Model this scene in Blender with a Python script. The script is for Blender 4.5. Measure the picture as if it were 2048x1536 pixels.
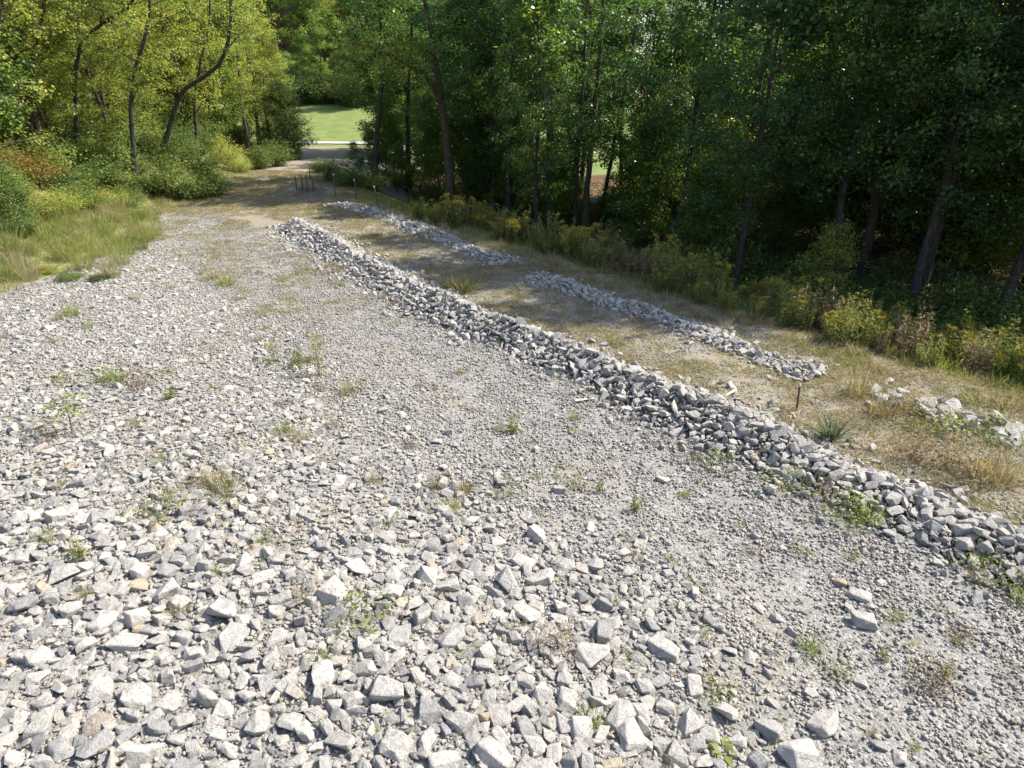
import bpy, bmesh, math, random
import numpy as np
from mathutils import Vector, Matrix, noise as mnoise

R = math.radians
for o in list(bpy.data.objects):
    bpy.data.objects.remove(o)
scn = bpy.context.scene
COL = scn.collection

# ------------------------------------------------------------------ camera, sky, sun, exposure
CAM_H, PITCH = 5.5, 24.0
cam = bpy.data.cameras.new('camera'); cam.lens = 24.0; cam.sensor_width = 36.0
cam.clip_start = 0.05; cam.clip_end = 3000.0
camo = bpy.data.objects.new('camera', cam); COL.objects.link(camo)
camo.location = (0, 0, CAM_H); camo.rotation_euler = (R(90 - PITCH), 0, 0)
scn.camera = camo

SUN_EL, SUN_AZ = 47.0, 18.0           # azimuth measured from +X towards +Y
sdir = Vector((math.cos(R(SUN_EL)) * math.cos(R(SUN_AZ)), math.cos(R(SUN_EL)) * math.sin(R(SUN_AZ)), math.sin(R(SUN_EL))))
w = bpy.data.worlds.new('World'); scn.world = w; w.use_nodes = True
nt = w.node_tree; nt.nodes.clear()
sky = nt.nodes.new('ShaderNodeTexSky'); sky.sky_type = 'NISHITA'; sky.sun_disc = False
sky.sun_elevation = R(SUN_EL); sky.sun_rotation = R(90 - SUN_AZ); sky.dust_density = 1.5
bg = nt.nodes.new('ShaderNodeBackground'); bg.inputs[1].default_value = 0.15
wo = nt.nodes.new('ShaderNodeOutputWorld')
nt.links.new(sky.outputs[0], bg.inputs[0]); nt.links.new(bg.outputs[0], wo.inputs[0])
sl = bpy.data.lights.new('sun', 'SUN'); sl.energy = 5.0; sl.angle = R(0.53); sl.color = (1.0, 0.955, 0.88)
slo = bpy.data.objects.new('sun', sl); COL.objects.link(slo)
slo.rotation_euler = (-sdir).to_track_quat('-Z', 'Y').to_euler(); slo.location = (30, 10, 40)
vs = scn.view_settings
vs.view_transform = 'Standard'; vs.look = 'None'; vs.gamma = 1.0; vs.exposure = 0.9; vs.use_curve_mapping = False
cy = scn.cycles
cy.max_bounces = 4; cy.diffuse_bounces = 2; cy.glossy_bounces = 2; cy.transmission_bounces = 4
cy.transparent_max_bounces = 4; cy.caustics_reflective = False; cy.caustics_refractive = False
cy.use_denoising = True
try:
    cy.denoiser = 'OPENIMAGEDENOISE'; cy.denoising_input_passes = 'RGB_ALBEDO_NORMAL'; cy.denoising_prefilter = 'ACCURATE'
except Exception:
    pass

# ------------------------------------------------------------------ terrain
def sstep(x):
    x = np.clip(x, 0, 1); return x * x * (3 - 2 * x)
def vnoise(x, y, sc, seed=0):
    """cheap smooth 2-d noise, about -1..1"""
    x = np.asarray(x, float) / sc; y = np.asarray(y, float) / sc
    xi = np.floor(x); yi = np.floor(y); fx = x - xi; fy = y - yi
    fx = fx * fx * (3 - 2 * fx); fy = fy * fy * (3 - 2 * fy)
    def hsh(a, b):
        v = np.sin(a * 127.1 + b * 311.7 + seed * 74.7) * 43758.5453
        return (v - np.floor(v)) * 2 - 1
    return (hsh(xi, yi) * (1 - fx) + hsh(xi + 1, yi) * fx) * (1 - fy) + (hsh(xi, yi + 1) * (1 - fx) + hsh(xi + 1, yi + 1) * fx) * fy
def S_of(x, y): return 0.798 * np.asarray(x, float) + 0.603 * np.asarray(y, float)     # metres across the yard, berms run along constant S
BY = [-40, 0, 10, 18, 22, 26, 29, 32, 35, 38, 46, 62, 68, 300]
BX = [-14, -13.5, -13.8, -14.0, -13.9, -13.5, -15.0, -16.2, -15.6, -15.4, -17.2, -18.0, -26, -60]
def bank_edge(y): return np.interp(y, BY, BX)
def drop_edge(y): return np.interp(y, [-60, 30, 37, 50, 62, 72, 300], [14.3, 14.3, 14.6, 20.8, 26.5, 34, 180])
def hgt(x, y):
    x = np.asarray(x, float); y = np.asarray(y, float)
    z = 0.05 * vnoise(x, y, 3.1, 1) + 0.025 * vnoise(x, y, 0.9, 2)
    d = bank_edge(y) - x
    z = z + 1.8 * sstep(d / 6.0) + 0.10 * np.clip(d - 5, 0, 22) + 0.34 * np.clip(d - 26, 0, 90)
    s = S_of(x, y)
    dr = s - drop_edge(y)
    floor = -2.3 * sstep(dr / 7.0) + 0.25 * vnoise(x, y, 6.0, 4) * sstep(dr / 7)
    z = z + floor * (1 - 0.7 * sstep((y - 70) / 40))
    wl = 1 - sstep((x - 0) / 30)
    far = 0.125 * np.clip(y - 71, 0, 30) + 0.33 * np.clip(y - 101, 0, 130)
    z = z + far * wl + (1 - wl) * 0.05 * np.clip(y - 75, 0, 100)
    z = z + 0.55 * np.exp(-(((x + 11.2) / 1.3) ** 2 + ((y - 37.6) / 0.8) ** 2))
    # wheel track gently hollowed between the rubble and the long berm
    z = z - 0.06 * np.exp(-((s - 6.9) / 1.1) ** 2)
    # the rubble field swells a little towards the left
    z = z + 0.22 * sstep((4.6 - s) / 3.0) * sstep((d + 15) * -0.2 + 3.2)
    return z
def H1(x, y): return float(hgt(x, y))

CP, SP = math.cos(R(PITCH)), math.sin(R(PITCH))
F = 24.0 / 36.0 * 2048
def ray(px, py):
    r = (px - 1024) / F; u = (768 - py) / F
    return Vector((r, CP + SP * u, -SP + CP * u))
def at(px, py, dz=0.0):
    """the place on the ground seen at a pixel of the 2048 x 1536 photograph (survey aid only)"""
    d = ray(px, py); t = 2.0; last = t
    while t < 260:
        p = d * t; z = CAM_H + p.z
        if z < H1(p.x, p.y) + dz: break
        last = t; t += 0.25 if t < 60 else 1.0
    a, b = last, t
    for _ in range(18):
        m = (a + b) / 2; p = d * m
        if CAM_H + p.z < H1(p.x, p.y) + dz: b = m
        else: a = m
    p = d * a
    return Vector((p.x, p.y, H1(p.x, p.y)))
def at_depth(px, py, y):
    d = ray(px, py); t = y / d.y
    return Vector((d.x * t, y, CAM_H + d.z * t))
def px_size(n, p): return n / F * (p.y * CP + (CAM_H - p.z) * SP)

# ------------------------------------------------------------------ object helpers
def tag(o, label=None, cat=None, group=None, kind=None):
    if label: o['label'] = label
    if cat: o['category'] = cat
    if group: o['group'] = group
    if kind: o['kind'] = kind
    return o
def empty(name, loc, rz=0.0, sc=1.0):
    o = bpy.data.objects.new(name, None); COL.objects.link(o)
    o.location = loc; o.rotation_euler = (0, 0, rz)
    o.scale = (sc, sc, sc) if not hasattr(sc, '__len__') else sc
    o.empty_display_size = 0.1
    return o
def put(name, me, parent=None, loc=(0, 0, 0), rot=(0, 0, 0), sc=(1, 1, 1)):
    o = bpy.data.objects.new(name, me); COL.objects.link(o)
    o.location = loc; o.rotation_euler = rot; o.scale = sc
    if parent: o.parent = parent
    return o
def mk_mesh(name, v, f, mat=None, smooth=False, attrs=None):
    """v (n,3); f (m,3) or (m,4) array, or a list of such arrays; attrs {name: per-face values}"""
    fl = f if isinstance(f, list) else [f]
    fl = [np.asarray(a, np.int32) for a in fl if len(a)]
    v = np.asarray(v, np.float32)
    me = bpy.data.meshes.new(name)
    me.vertices.add(len(v)); me.vertices.foreach_set('co', v.ravel())
    loops = np.concatenate([a.ravel() for a in fl])
    tot = np.concatenate([np.full(len(a), a.shape[1], np.int32) for a in fl])
    st = np.concatenate([[0], np.cumsum(tot)[:-1]]).astype(np.int32)
    me.loops.add(len(loops)); me.loops.foreach_set('vertex_index', loops)
    me.polygons.add(len(tot)); me.polygons.foreach_set('loop_start', st)
    if smooth: me.polygons.foreach_set('use_smooth', np.ones(len(tot), bool))
    me.update(calc_edges=True)
    for k, a in (attrs or {}).items():
        at_ = me.attributes.new(k, 'FLOAT', 'FACE'); at_.data.foreach_set('value', np.asarray(a, np.float32))
    if mat: me.materials.append(mat)
    return me
class Geo:
    """collects vertex and face blocks"""
    def __init__(s): s.v = []; s.f3 = []; s.f4 = []; s.n = 0
    def add(s, v, f):
        v = np.asarray(v, float); f = np.asarray(f, int)
        if len(f):
            (s.f3 if f.shape[1] == 3 else s.f4).append(f + s.n)
        s.v.append(v); s.n += len(v)
    def mesh(s, name, mat, smooth=False, attrs=None):
        fl = []
        if s.f3: fl.append(np.concatenate(s.f3))
        if s.f4: fl.append(np.concatenate(s.f4))
        return mk_mesh(name, np.concatenate(s.v), fl, mat, smooth, attrs)
def tube(path, rad, sides=6, cap=True):
    P = np.asarray(path, float); n = len(P); rad = np.broadcast_to(np.asarray(rad, float), (n,))
    T = np.gradient(P, axis=0); T /= np.linalg.norm(T, axis=1)[:, None] + 1e-9
    ref = np.array([0.0, 1.0, 0.0]) if abs(T[:, 1]).mean() < 0.8 else np.array([1.0, 0.0, 0.0])
    A = np.cross(T, ref); A /= np.linalg.norm(A, axis=1)[:, None] + 1e-9
    B = np.cross(T, A)
    th = np.arange(sides) * 2 * math.pi / sides
    V = P[:, None, :] + rad[:, None, None] * (np.cos(th)[None, :, None] * A[:, None, :] + np.sin(th)[None, :, None] * B[:, None, :])
    V = V.reshape(-1, 3)
    i = np.arange(n - 1)[:, None] * sides; j = np.arange(sides)[None, :]; k = (j + 1) % sides
    Fq = np.stack([i + j, i + k, i + sides + k, i + sides + j], -1).reshape(-1, 4)
    return V, Fq
def boxgeo(cx, cy_, cz, sx, sy, sz):
    v = np.array([[x, y, z] for z in (-.5, .5) for y in (-.5, .5) for x in (-.5, .5)]) * (sx, sy, sz) + (cx, cy_, cz)
    f = [[0, 2, 3, 1], [4, 5, 7, 6], [0, 1, 5, 4], [2, 6, 7, 3], [0, 4, 6, 2], [1, 3, 7, 5]]
    return v, np.array(f)

def proj(p):
    f = p[1] * CP + (CAM_H - p[2]) * SP; return (1024 + F * p[0] / f, 768 - F * ((p[2] - CAM_H) * CP + p[1] * SP) / f)
def beside(head, p, marks):
    """'head just left of the <landmark>': names the nearest landmark (name, place) as seen in the picture"""
    a = proj(p); best = min(marks, key=lambda m: (proj(m[1])[0] - a[0]) ** 2 + 2 * (proj(m[1])[1] - a[1]) ** 2); b = proj(best[1])
    dx, dy = a[0] - b[0], a[1] - b[1]; dist = math.hypot(dx, dy); far = 'close ' if dist < 70 else ('' if dist < 170 else 'well ')
    w = ('right of' if dx > 0 else 'left of') if abs(dx) > abs(dy) else ('in front of' if dy > 0 else 'behind')
    return '%s %s%s the %s' % (head, far, w, best[0])

# ------------------------------------------------------------------ materials
def newmat(name):
    m = bpy.data.materials.new(name); m.use_nodes = True; n = m.node_tree; n.nodes.clear()
    return m, n, n.nodes.new, n.links.new
def ramp(N, stops, interp='LINEAR'):
    r = N('ShaderNodeValToRGB'); e = r.color_ramp; e.interpolation = interp
    while len(e.elements) < len(stops): e.elements.new(0.5)
    for el, (p, c) in zip(e.elements, stops):
        el.position = p; el.color = (*c, 1)
    return r
def noisetex(N, L, vec, scale, detail=4, rough=0.55):
    t = N('ShaderNodeTexNoise'); t.inputs['Scale'].default_value = scale
    t.inputs['Detail'].default_value = detail; t.inputs['Roughness'].default_value = rough
    if vec is not None: L(vec, t.inputs['Vector'])
    return t
def mixc(N, L, f, a, b, mode='MIX'):
    m = N('ShaderNodeMix'); m.data_type = 'RGBA'; m.blend_type = mode
    for sock, val in ((m.inputs[0], f), (m.inputs[6], a), (m.inputs[7], b)):
        if hasattr(val, 'is_linked') or hasattr(val, 'links'): L(val, sock)
        elif hasattr(val, '__len__'): sock.default_value = (*val, 1)
        else: sock.default_value = val
    return m.outputs[2]
def mth(N, L, op, a, b=None, clamp=False):
    m = N('ShaderNodeMath'); m.operation = op; m.use_clamp = clamp
    for i, val in enumerate((a, b)):
        if val is None: continue
        if hasattr(val, 'links'): L(val, m.inputs[i])
        else: m.inputs[i].default_value = val
    return m.outputs[0]
def out(N, L, sh):
    o = N('ShaderNodeOutputMaterial'); L(sh, o.inputs[0]); return o

def stone_mat(name, tint=(1, 1, 1), dark=1.0):
    m, n, N, L = newmat(name)
    tc = N('ShaderNodeTexCoord'); oi = N('ShaderNodeObjectInfo'); at_ = N('ShaderNodeAttribute'); at_.attribute_name = 'crnd'
    r = mth(N, L, 'FRACT', mth(N, L, 'ADD', oi.outputs['Random'], at_.outputs['Fac']))
    T = lambda c: tuple(min(0.9, c[i] * tint[i] * dark) for i in range(3))
    base = ramp(N, [(0.0, T((.26, .265, .27))), (.12, T((.34, .34, .34))), (.35, T((.405, .40, .385))), (.62, T((.45, .44, .42))), (.93, T((.50, .485, .46))), (.975, T((.46, .43, .385))), (.99, T((.44, .38, .28))), (1.0, T((.36, .32, .28)))])
    L(r, base.inputs[0])
    # scale-free coordinates inside each stone, shifted by its random value
    add = N('ShaderNodeVectorMath'); add.operation = 'ADD'; L(tc.outputs['Object'], add.inputs[0])
    cmb = N('ShaderNodeCombineXYZ'); L(mth(N, L, 'MULTIPLY', r, 37.0), cmb.inputs[0]); L(mth(N, L, 'MULTIPLY', r, 91.0), cmb.inputs[2]); L(cmb.outputs[0], add.inputs[1])
    n1 = noisetex(N, L, add.outputs[0], 2.2, 6, .65)
    n2 = noisetex(N, L, add.outputs[0], 9.0, 5, .7)
    v = ramp(N, [(.28, (.66, .66, .67)), (.5, (.97, .97, .97)), (.72, (1.16, 1.15, 1.12))]); L(n1.outputs[0], v.inputs[0])
    c = mixc(N, L, 1.0, base.outputs[0], v.outputs[0], 'MULTIPLY')
    v2 = ramp(N, [(.36, (.72, .72, .73)), (.5, (1, 1, 1)), (.66, (1.1, 1.1, 1.09))]); L(n2.outputs[0], v2.inputs[0])
    c = mixc(N, L, .8, c, v2.outputs[0], 'MULTIPLY')
    wv = N('ShaderNodeTexWave'); wv.bands_direction = 'Z'; wv.inputs['Scale'].default_value = 3.0; wv.inputs['Distortion'].default_value = 6; wv.inputs['Detail'].default_value = 3
    L(add.outputs[0], wv.inputs[0])
    v3 = ramp(N, [(0, (.84, .84, .85)), (.4, (1, 1, 1)), (1, (1, 1, 1))]); L(wv.outputs[0], v3.inputs[0])
    c = mixc(N, L, .55, c, v3.outputs[0], 'MULTIPLY')
    b = N('ShaderNodeBsdfPrincipled'); L(c, b.inputs['Base Color']); b.inputs['Roughness'].default_value = .92; b.inputs['Specular IOR Level'].default_value = .25
    hs = mth(N, L, 'ADD', mth(N, L, 'MULTIPLY', n1.outputs[0], 1.2), mth(N, L, 'MULTIPLY', n2.outputs[0], .6))
    bp = N('ShaderNodeBump'); bp.inputs['Strength'].default_value = .7; bp.inputs['Distance'].default_value = .05; L(hs, bp.inputs['Height']); L(bp.outputs[0], b.inputs['Normal'])
    out(N, L, b.outputs[0]); return m
M_STONE = stone_mat('limestone', (1.04, .985, .915), .98)
M_GRIT = stone_mat('gravel_chips', (1.05, .98, .905), .78)

def leaf_mat(name, stops, trans=.42, rough=.5, tint=1.6, vary=.25, spec=.3):
    """stops: colours picked per leaf by the face attribute and shifted per plant by the object's random value"""
    m, n, N, L = newmat(name)
    at_ = N('ShaderNodeAttribute'); at_.attribute_name = 'lrnd'
    oi = N('ShaderNodeObjectInfo')
    f = mth(N, L, 'ADD', at_.outputs['Fac'], mth(N, L, 'MULTIPLY', mth(N, L, 'SUBTRACT', oi.outputs['Random'], .5), vary), True)
    rp = ramp(N, stops); L(f, rp.inputs[0])
    b = N('ShaderNodeBsdfPrincipled'); L(rp.outputs[0], b.inputs['Base Color']); b.inputs['Roughness'].default_value = rough; b.inputs['Specular IOR Level'].default_value = spec
    tr = N('ShaderNodeBsdfTranslucent'); L(mixc(N, L, 1.0, rp.outputs[0], (tint * 1.05, tint, tint * .55), 'MULTIPLY'), tr.inputs[0])
    mx = N('ShaderNodeMixShader'); mx.inputs[0].default_value = trans
    L(b.outputs[0], mx.inputs[1]); L(tr.outputs[0], mx.inputs[2]); out(N, L, mx.outputs[0]); return m
def plain_mat(name, stops, scale=6.0, rough=.85, bump=.3, stretch=None, metal=0.0):
    m, n, N, L = newmat(name); tc = N('ShaderNodeTexCoord'); src = tc.outputs['Object']
    if stretch:
        mp = N('ShaderNodeMapping'); mp.inputs['Scale'].default_value = stretch; L(src, mp.inputs[0]); src = mp.outputs[0]
    t = noisetex(N, L, src, scale, 5, .62); rp = ramp(N, stops); L(t.outputs[0], rp.inputs[0])
    b = N('ShaderNodeBsdfPrincipled'); L(rp.outputs[0], b.inputs['Base Color']); b.inputs['Roughness'].default_value = rough; b.inputs['Metallic'].default_value = metal
    b.inputs['Specular IOR Level'].default_value = .25
    bp = N('ShaderNodeBump'); bp.inputs['Strength'].default_value = bump; bp.inputs['Distance'].default_value = .05; L(t.outputs[0], bp.inputs['Height']); L(bp.outputs[0], b.inputs['Normal'])
    out(N, L, b.outputs[0]); return m
M_LEAF_D = leaf_mat('leaf_dark_green', [(0, (.040, .092, .036)), (.45, (.076, .152, .048)), (.8, (.14, .225, .053)), (.95, (.28, .32, .06)), (1, (.34, .28, .06))], .50, .36, 1.75, .35, .55)
M_LEAF_Y = leaf_mat('leaf_yellow_green', [(0, (.09, .135, .035)), (.3, (.21, .27, .06)), (.65, (.34, .375, .085)), (.9, (.46, .43, .11)), (1, (.42, .30, .10))], .45, .5, 1.4)
M_LEAF_C = leaf_mat('cedar_needles', [(0, (.05, .08, .022)), (.6, (.10, .14, .035)), (1, (.19, .21, .05))], .3, .6)
M_SHRUB = leaf_mat('shrub_leaf', [(0, (.055, .105, .03)), (.5, (.135, .20, .05)), (.85, (.215, .26, .065)), (1, (.32, .29, .08))], .36, .5, 1.5, .35)
M_SHRUB_R = leaf_mat('shrub_leaf_autumn', [(0, (.09, .10, .025)), (.4, (.20, .15, .03)), (.7, (.26, .10, .03)), (1, (.22, .05, .025))], .36, .5, 1.4)
M_GRASS_G = leaf_mat('grass_green', [(0, (.10, .155, .035)), (.45, (.19, .245, .055)), (.75, (.29, .30, .09)), (1, (.42, .37, .17))], .38, .6, 1.3, .5)
M_GRASS_T = leaf_mat('grass_tan', [(0, (.22, .175, .105)), (.4, (.36, .30, .185)), (.7, (.46, .395, .25)), (.88, (.28, .27, .11)), (1, (.16, .18, .06))], .35, .7, 1.1, .45)
M_DRY = leaf_mat('dry_brown', [(0, (.15, .10, .06)), (.5, (.26, .19, .11)), (1, (.38, .30, .18))], .2, .8, 1.1, .4)
M_WEED = leaf_mat('weed_green', [(0, (.11, .15, .04)), (.5, (.20, .235, .065)), (.9, (.31, .31, .09)), (1, (.38, .31, .13))], .38, .55, 1.4, .4)
M_YELLOW = leaf_mat('goldenrod_flower', [(0, (.30, .24, .03)), (.5, (.42, .34, .04)), (1, (.52, .44, .07))], .3, .6, 1.1, .3)
M_WHITEFL = leaf_mat('white_flower', [(0, (.40, .42, .40)), (1, (.62, .64, .60))], .3, .6, 1.0)
M_YUCCA = leaf_mat('yucca_blade', [(0, (.06, .10, .06)), (.6, (.11, .16, .09)), (1, (.22, .24, .13))], .2, .4, 1.2)
M_BARK = plain_mat('bark_grey_brown', [(.3, (.03, .025, .02)), (.55, (.075, .063, .052)), (.75, (.14, .12, .10))], 5.0, .95, .8, (3, 3, .6))
M_BARK_L = plain_mat('bark_brown', [(.3, (.045, .033, .024)), (.55, (.11, .085, .06)), (.75, (.19, .15, .11))], 5.0, .95, .8, (3, 3, .6))
M_SNAG = plain_mat('bleached_wood', [(.3, (.10, .085, .07)), (.55, (.26, .22, .18)), (.75, (.42, .38, .33))], 4.0, .9, .6, (3, 3, .5))
M_STEM = plain_mat('weed_stem', [(.3, (.10, .08, .04)), (.7, (.20, .17, .08))], 9, .9, .1)
M_RUST = plain_mat('rusty_steel', [(.3, (.07, .035, .02)), (.6, (.16, .085, .05)), (.8, (.22, .13, .08))], 14, .8, .3)
M_WHITE = plain_mat('white_paint', [(.3, (.60, .60, .58)), (.7, (.78, .78, .76))], 9, .6, .1)
M_WOOD = plain_mat('pale_lath', [(.3, (.40, .34, .25)), (.7, (.62, .56, .46))], 9, .8, .2, (1, 6, 6))
M_PINK = plain_mat('pink_flagging', [(.3, (.55, .20, .22)), (.7, (.70, .32, .32))], 9, .6, .1)
M_TAN = plain_mat('tan_siding', [(.3, (.20, .12, .065)), (.7, (.30, .19, .105))], 6, .8, .2, (8, 8, .5))
M_ROOF = plain_mat('pale_roof_metal', [(.3, (.33, .36, .36)), (.7, (.48, .51, .50))], 4, .5, .1)
M_TIMBER = plain_mat('orange_timber', [(.3, (.28, .15, .06)), (.7, (.42, .25, .11))], 6, .8, .2, (6, 6, .6))
M_CONC = plain_mat('concrete_road', [(.3, (.36, .34, .31)), (.7, (.44, .42, .38))], 1.5, .9, .1)

def ground_mat():
    m, n, N, L = newmat('ground')
    tc = N('ShaderNodeTexCoord'); P = tc.outputs['Object']
    z = N('ShaderNodeAttribute'); z.attribute_name = 'zone'; sep = N('ShaderNodeSeparateColor'); L(z.outputs['Color'], sep.inputs[0])
    n1 = noisetex(N, L, P, .8, 6, .6); n2 = noisetex(N, L, P, 7.0, 5, .65); n3 = noisetex(N, L, P, 38.0, 3, .7)
    vo = N('ShaderNodeTexVoronoi'); vo.inputs['Scale'].default_value = 30; L(P, vo.inputs[0])
    vr = ramp(N, [(0, (.20, .192, .178)), (.4, (.275, .267, .247)), (.75, (.34, .328, .303)), (1, (.40, .383, .352))])
    sepv = N('ShaderNodeSeparateColor'); L(vo.outputs['Color'], sepv.inputs[0]); L(sepv.outputs[0], vr.inputs[0])
    du = ramp(N, [(.35, (.78, .75, .70)), (.6, (1, 1, 1))]); L(n2.outputs[0], du.inputs[0])
    grav = mixc(N, L, 1.0, vr.outputs[0], du.outputs[0], 'MULTIPLY')
    st = ramp(N, [(.30, (.19, .15, .095)), (.5, (.29, .238, .155)), (.68, (.40, .34, .235))]); L(n3.outputs[0], st.inputs[0])
    pat = ramp(N, [(.42, (0, 0, 0)), (.58, (1, 1, 1))]); L(n2.outputs[0], pat.inputs[0])
    lane = mixc(N, L, mth(N, L, 'MULTIPLY', pat.outputs[0], .7), st.outputs[0], grav)
    bk = ramp(N, [(.3, (.12, .14, .04)), (.5, (.19, .20, .07)), (.7, (.31, .27, .13))]); L(n2.outputs[0], bk.inputs[0])
    lt = ramp(N, [(.3, (.045, .028, .018)), (.5, (.11, .064, .038)), (.7, (.20, .125, .078))]); L(n3.outputs[0], lt.inputs[0])
    lw = ramp(N, [(.3, (.13, .18, .045)), (.55, (.18, .22, .07)), (.75, (.27, .24, .10))]); L(n1.outputs[0], lw.inputs[0])
    jit = mth(N, L, 'MULTIPLY', mth(N, L, 'SUBTRACT', n2.outputs[0], .5), .9)
    def fac(s):
        f = mth(N, L, 'ADD', s, mth(N, L, 'MULTIPLY', jit, mth(N, L, 'MULTIPLY', s, mth(N, L, 'SUBTRACT', 1.35, s))), True)
        rr = ramp(N, [(.35, (0, 0, 0)), (.65, (1, 1, 1))]); L(f, rr.inputs[0]); return rr.outputs[0]
    c = mixc(N, L, fac(sep.outputs[0]), grav, lane)
    c = mixc(N, L, fac(sep.outputs[1]), c, bk.outputs[0])
    c = mixc(N, L, fac(sep.outputs[2]), c, lt.outputs[0])
    c = mixc(N, L, fac(z.outputs['Alpha']), c, lw.outputs[0])
    b = N('ShaderNodeBsdfPrincipled'); L(c, b.inputs['Base Color']); b.inputs['Roughness'].default_value = .95; b.inputs['Specular IOR Level'].default_value = .15
    hh = mth(N, L, 'ADD', mth(N, L, 'MULTIPLY', vo.outputs['Distance'], -.6), n3.outputs[0])
    bp = N('ShaderNodeBump'); bp.inputs['Strength'].default_value = .8; bp.inputs['Distance'].default_value = .03; L(hh, bp.inputs['Height']); L(bp.outputs[0], b.inputs['Normal'])
    out(N, L, b.outputs[0]); return m
M_GROUND = ground_mat()

# ------------------------------------------------------------------ the ground sheet
def axis(lo, a, b, hi, step):
    mid = list(np.arange(a, b + 1e-6, step)); L_, d, x = [], step, a
    while x > lo: d = min(d * 1.16, 40); x -= d; L_.append(x)
    U, d, x = [], step, b
    while x < hi: d = min(d * 1.16, 40); x += d; U.append(x)
    return np.array(L_[::-1] + mid + U)
def build_ground():
    xs = axis(-420, -22, 18, 420, .3); ys = axis(-160, 0, 48, 620, .3)
    X, Y = np.meshgrid(xs, ys); Z = hgt(X, Y)
    nx, ny = len(xs), len(ys)
    v = np.stack([X, Y, Z], -1).reshape(-1, 3)
    i = np.arange(ny - 1)[:, None] * nx; j = np.arange(nx - 1)[None, :]
    f = np.stack([i + j, i + j + 1, i + nx + j + 1, i + nx + j], -1).reshape(-1, 4)
    me = mk_mesh('ground', v, f, M_GROUND, True)
    x, y = v[:, 0], v[:, 1]; s = S_of(x, y); d = bank_edge(y) - x; dr = s - drop_edge(y)
    nn = vnoise(x, y, 1.3, 9)
    lane = sstep((s - 9.6) / .6) * (1 - sstep((dr - .2) / 1.2))
    lane = np.maximum(lane, sstep((y - 31.5 + nn) / 3.5) * sstep((dr + 25) / 2))          # the mown end of the yard
    lane = np.maximum(lane, .62 * sstep((y - 19) / 9) * sstep((s - 6.5 - nn) / 2))
    lane = np.where(s < 9, np.maximum(lane, .34 + .22 * nn), lane)
    lane = lane * (1 - sstep((dr - 1.5) / 2))
    bank = sstep((d + .5 + .5 * nn) / 1.0); bank = np.maximum(bank, sstep((dr + .1) / 1.0))
    lit = np.maximum(sstep((dr - 3.0) / 2.5), sstep((d - 7) / 3))
    lawn = sstep((y - 64.5) / 2) * (1 - sstep((x - 12) / 10))
    lit = lit * (1 - lawn); bank = bank * (1 - lawn)
    lit = np.maximum(lit, sstep((y - 112) / 6)); lawn = lawn * (1 - sstep((y - 112) / 6))
    # dark gravel shoulder falling away from the far lane
    sh = sstep((y - 40) / 4) * (1 - sstep((y - 60) / 3)) * sstep((dr + .2) / .5) * (1 - sstep((dr - 3) / 1))
    bank = bank * (1 - sh); lit = lit * (1 - sh); lane = lane * (1 - sh)
    ca = me.attributes.new('zone', 'FLOAT_COLOR', 'POINT')
    ca.data.foreach_set('color', np.stack([lane, bank, lit, lawn], -1).astype(np.float32).ravel())
    tag(put('ground', me), kind='structure')
build_ground()
def build_road():
    n = 60; t = np.linspace(0, 1, n); xc = -70 + t * 66; yc = 68.6 - .10 * (xc + 17) + .0006 * (xc + 17) ** 2
    a = np.stack([xc, yc - 1.15, hgt(xc, yc - 1.15) + .10], -1); b = np.stack([xc, yc + 1.15, hgt(xc, yc + 1.15) + .10], -1)
    v = np.concatenate([a, b]); i = np.arange(n - 1)
    f = np.stack([i, i + 1, n + i + 1, n + i], -1)
    tag(put('road', mk_mesh('road', v, f, M_CONC)), kind='structure')
build_road()

# ------------------------------------------------------------------ stones
def rock_mesh(name, seed, n=13, flat=.6, fine=False, mat=M_STONE, lon=.78):
    rs = np.random.RandomState(seed)
    p = rs.normal(size=(n, 3)); p /= np.linalg.norm(p, axis=1)[:, None]
    p = np.sign(p) * np.abs(p) ** .62; p /= np.abs(p).max(axis=1)[:, None] ** .55
    p *= rs.uniform(.80, 1.06, (n, 1)); p *= (1.0, lon * rs.uniform(.85, 1.15), flat * rs.uniform(.8, 1.2))
    bm = bmesh.new()
    for q in p: bm.verts.new(q)
    r = bmesh.ops.convex_hull(bm, input=bm.verts)
    bmesh.ops.delete(bm, geom=[g for g in set(r['geom_interior'] + r['geom_unused']) if isinstance(g, bmesh.types.BMVert) and g.is_valid], context='VERTS')
    bmesh.ops.dissolve_limit(bm, angle_limit=R(14), verts=bm.verts, edges=bm.edges)
    if fine:
        bmesh.ops.bevel(bm, geom=list(bm.edges) + list(bm.verts), offset=.05, segments=1, affect='EDGES', profile=.5, clamp_overlap=True)
        bmesh.ops.triangulate(bm, faces=bm.faces)
        bmesh.ops.subdivide_edges(bm, edges=[e for e in bm.edges if e.calc_length() > .35], cuts=1)
        bmesh.ops.triangulate(bm, faces=bm.faces)
        for v_ in bm.verts:
            k = mnoise.noise(v_.co * 2.3 + Vector((seed, 0, 0))) * .07 + mnoise.noise(v_.co * 6 + Vector((0, seed, 0))) * .03
            v_.co *= 1 + k
    else:
        bmesh.ops.triangulate(bm, faces=bm.faces)
    bmesh.ops.recalc_face_normals(bm, faces=bm.faces)
    me = bpy.data.meshes.new(name); bm.to_mesh(me); bm.free(); me.materials.append(mat); return me
BIG = [rock_mesh('rock', 100 + i, 14 + i % 6, (.44, .55, .66, .48, .72, .42)[i % 6], True, lon=(.62, .74, .88, .68, .80)[i % 5]) for i in range(24)]
MID = [rock_mesh('rock_chip', 300 + i, 12 + i % 5, (.42, .55, .66, .46, .60)[i % 5], True, lon=(.60, .70, .85, .76)[i % 4]) for i in range(20)]
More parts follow.
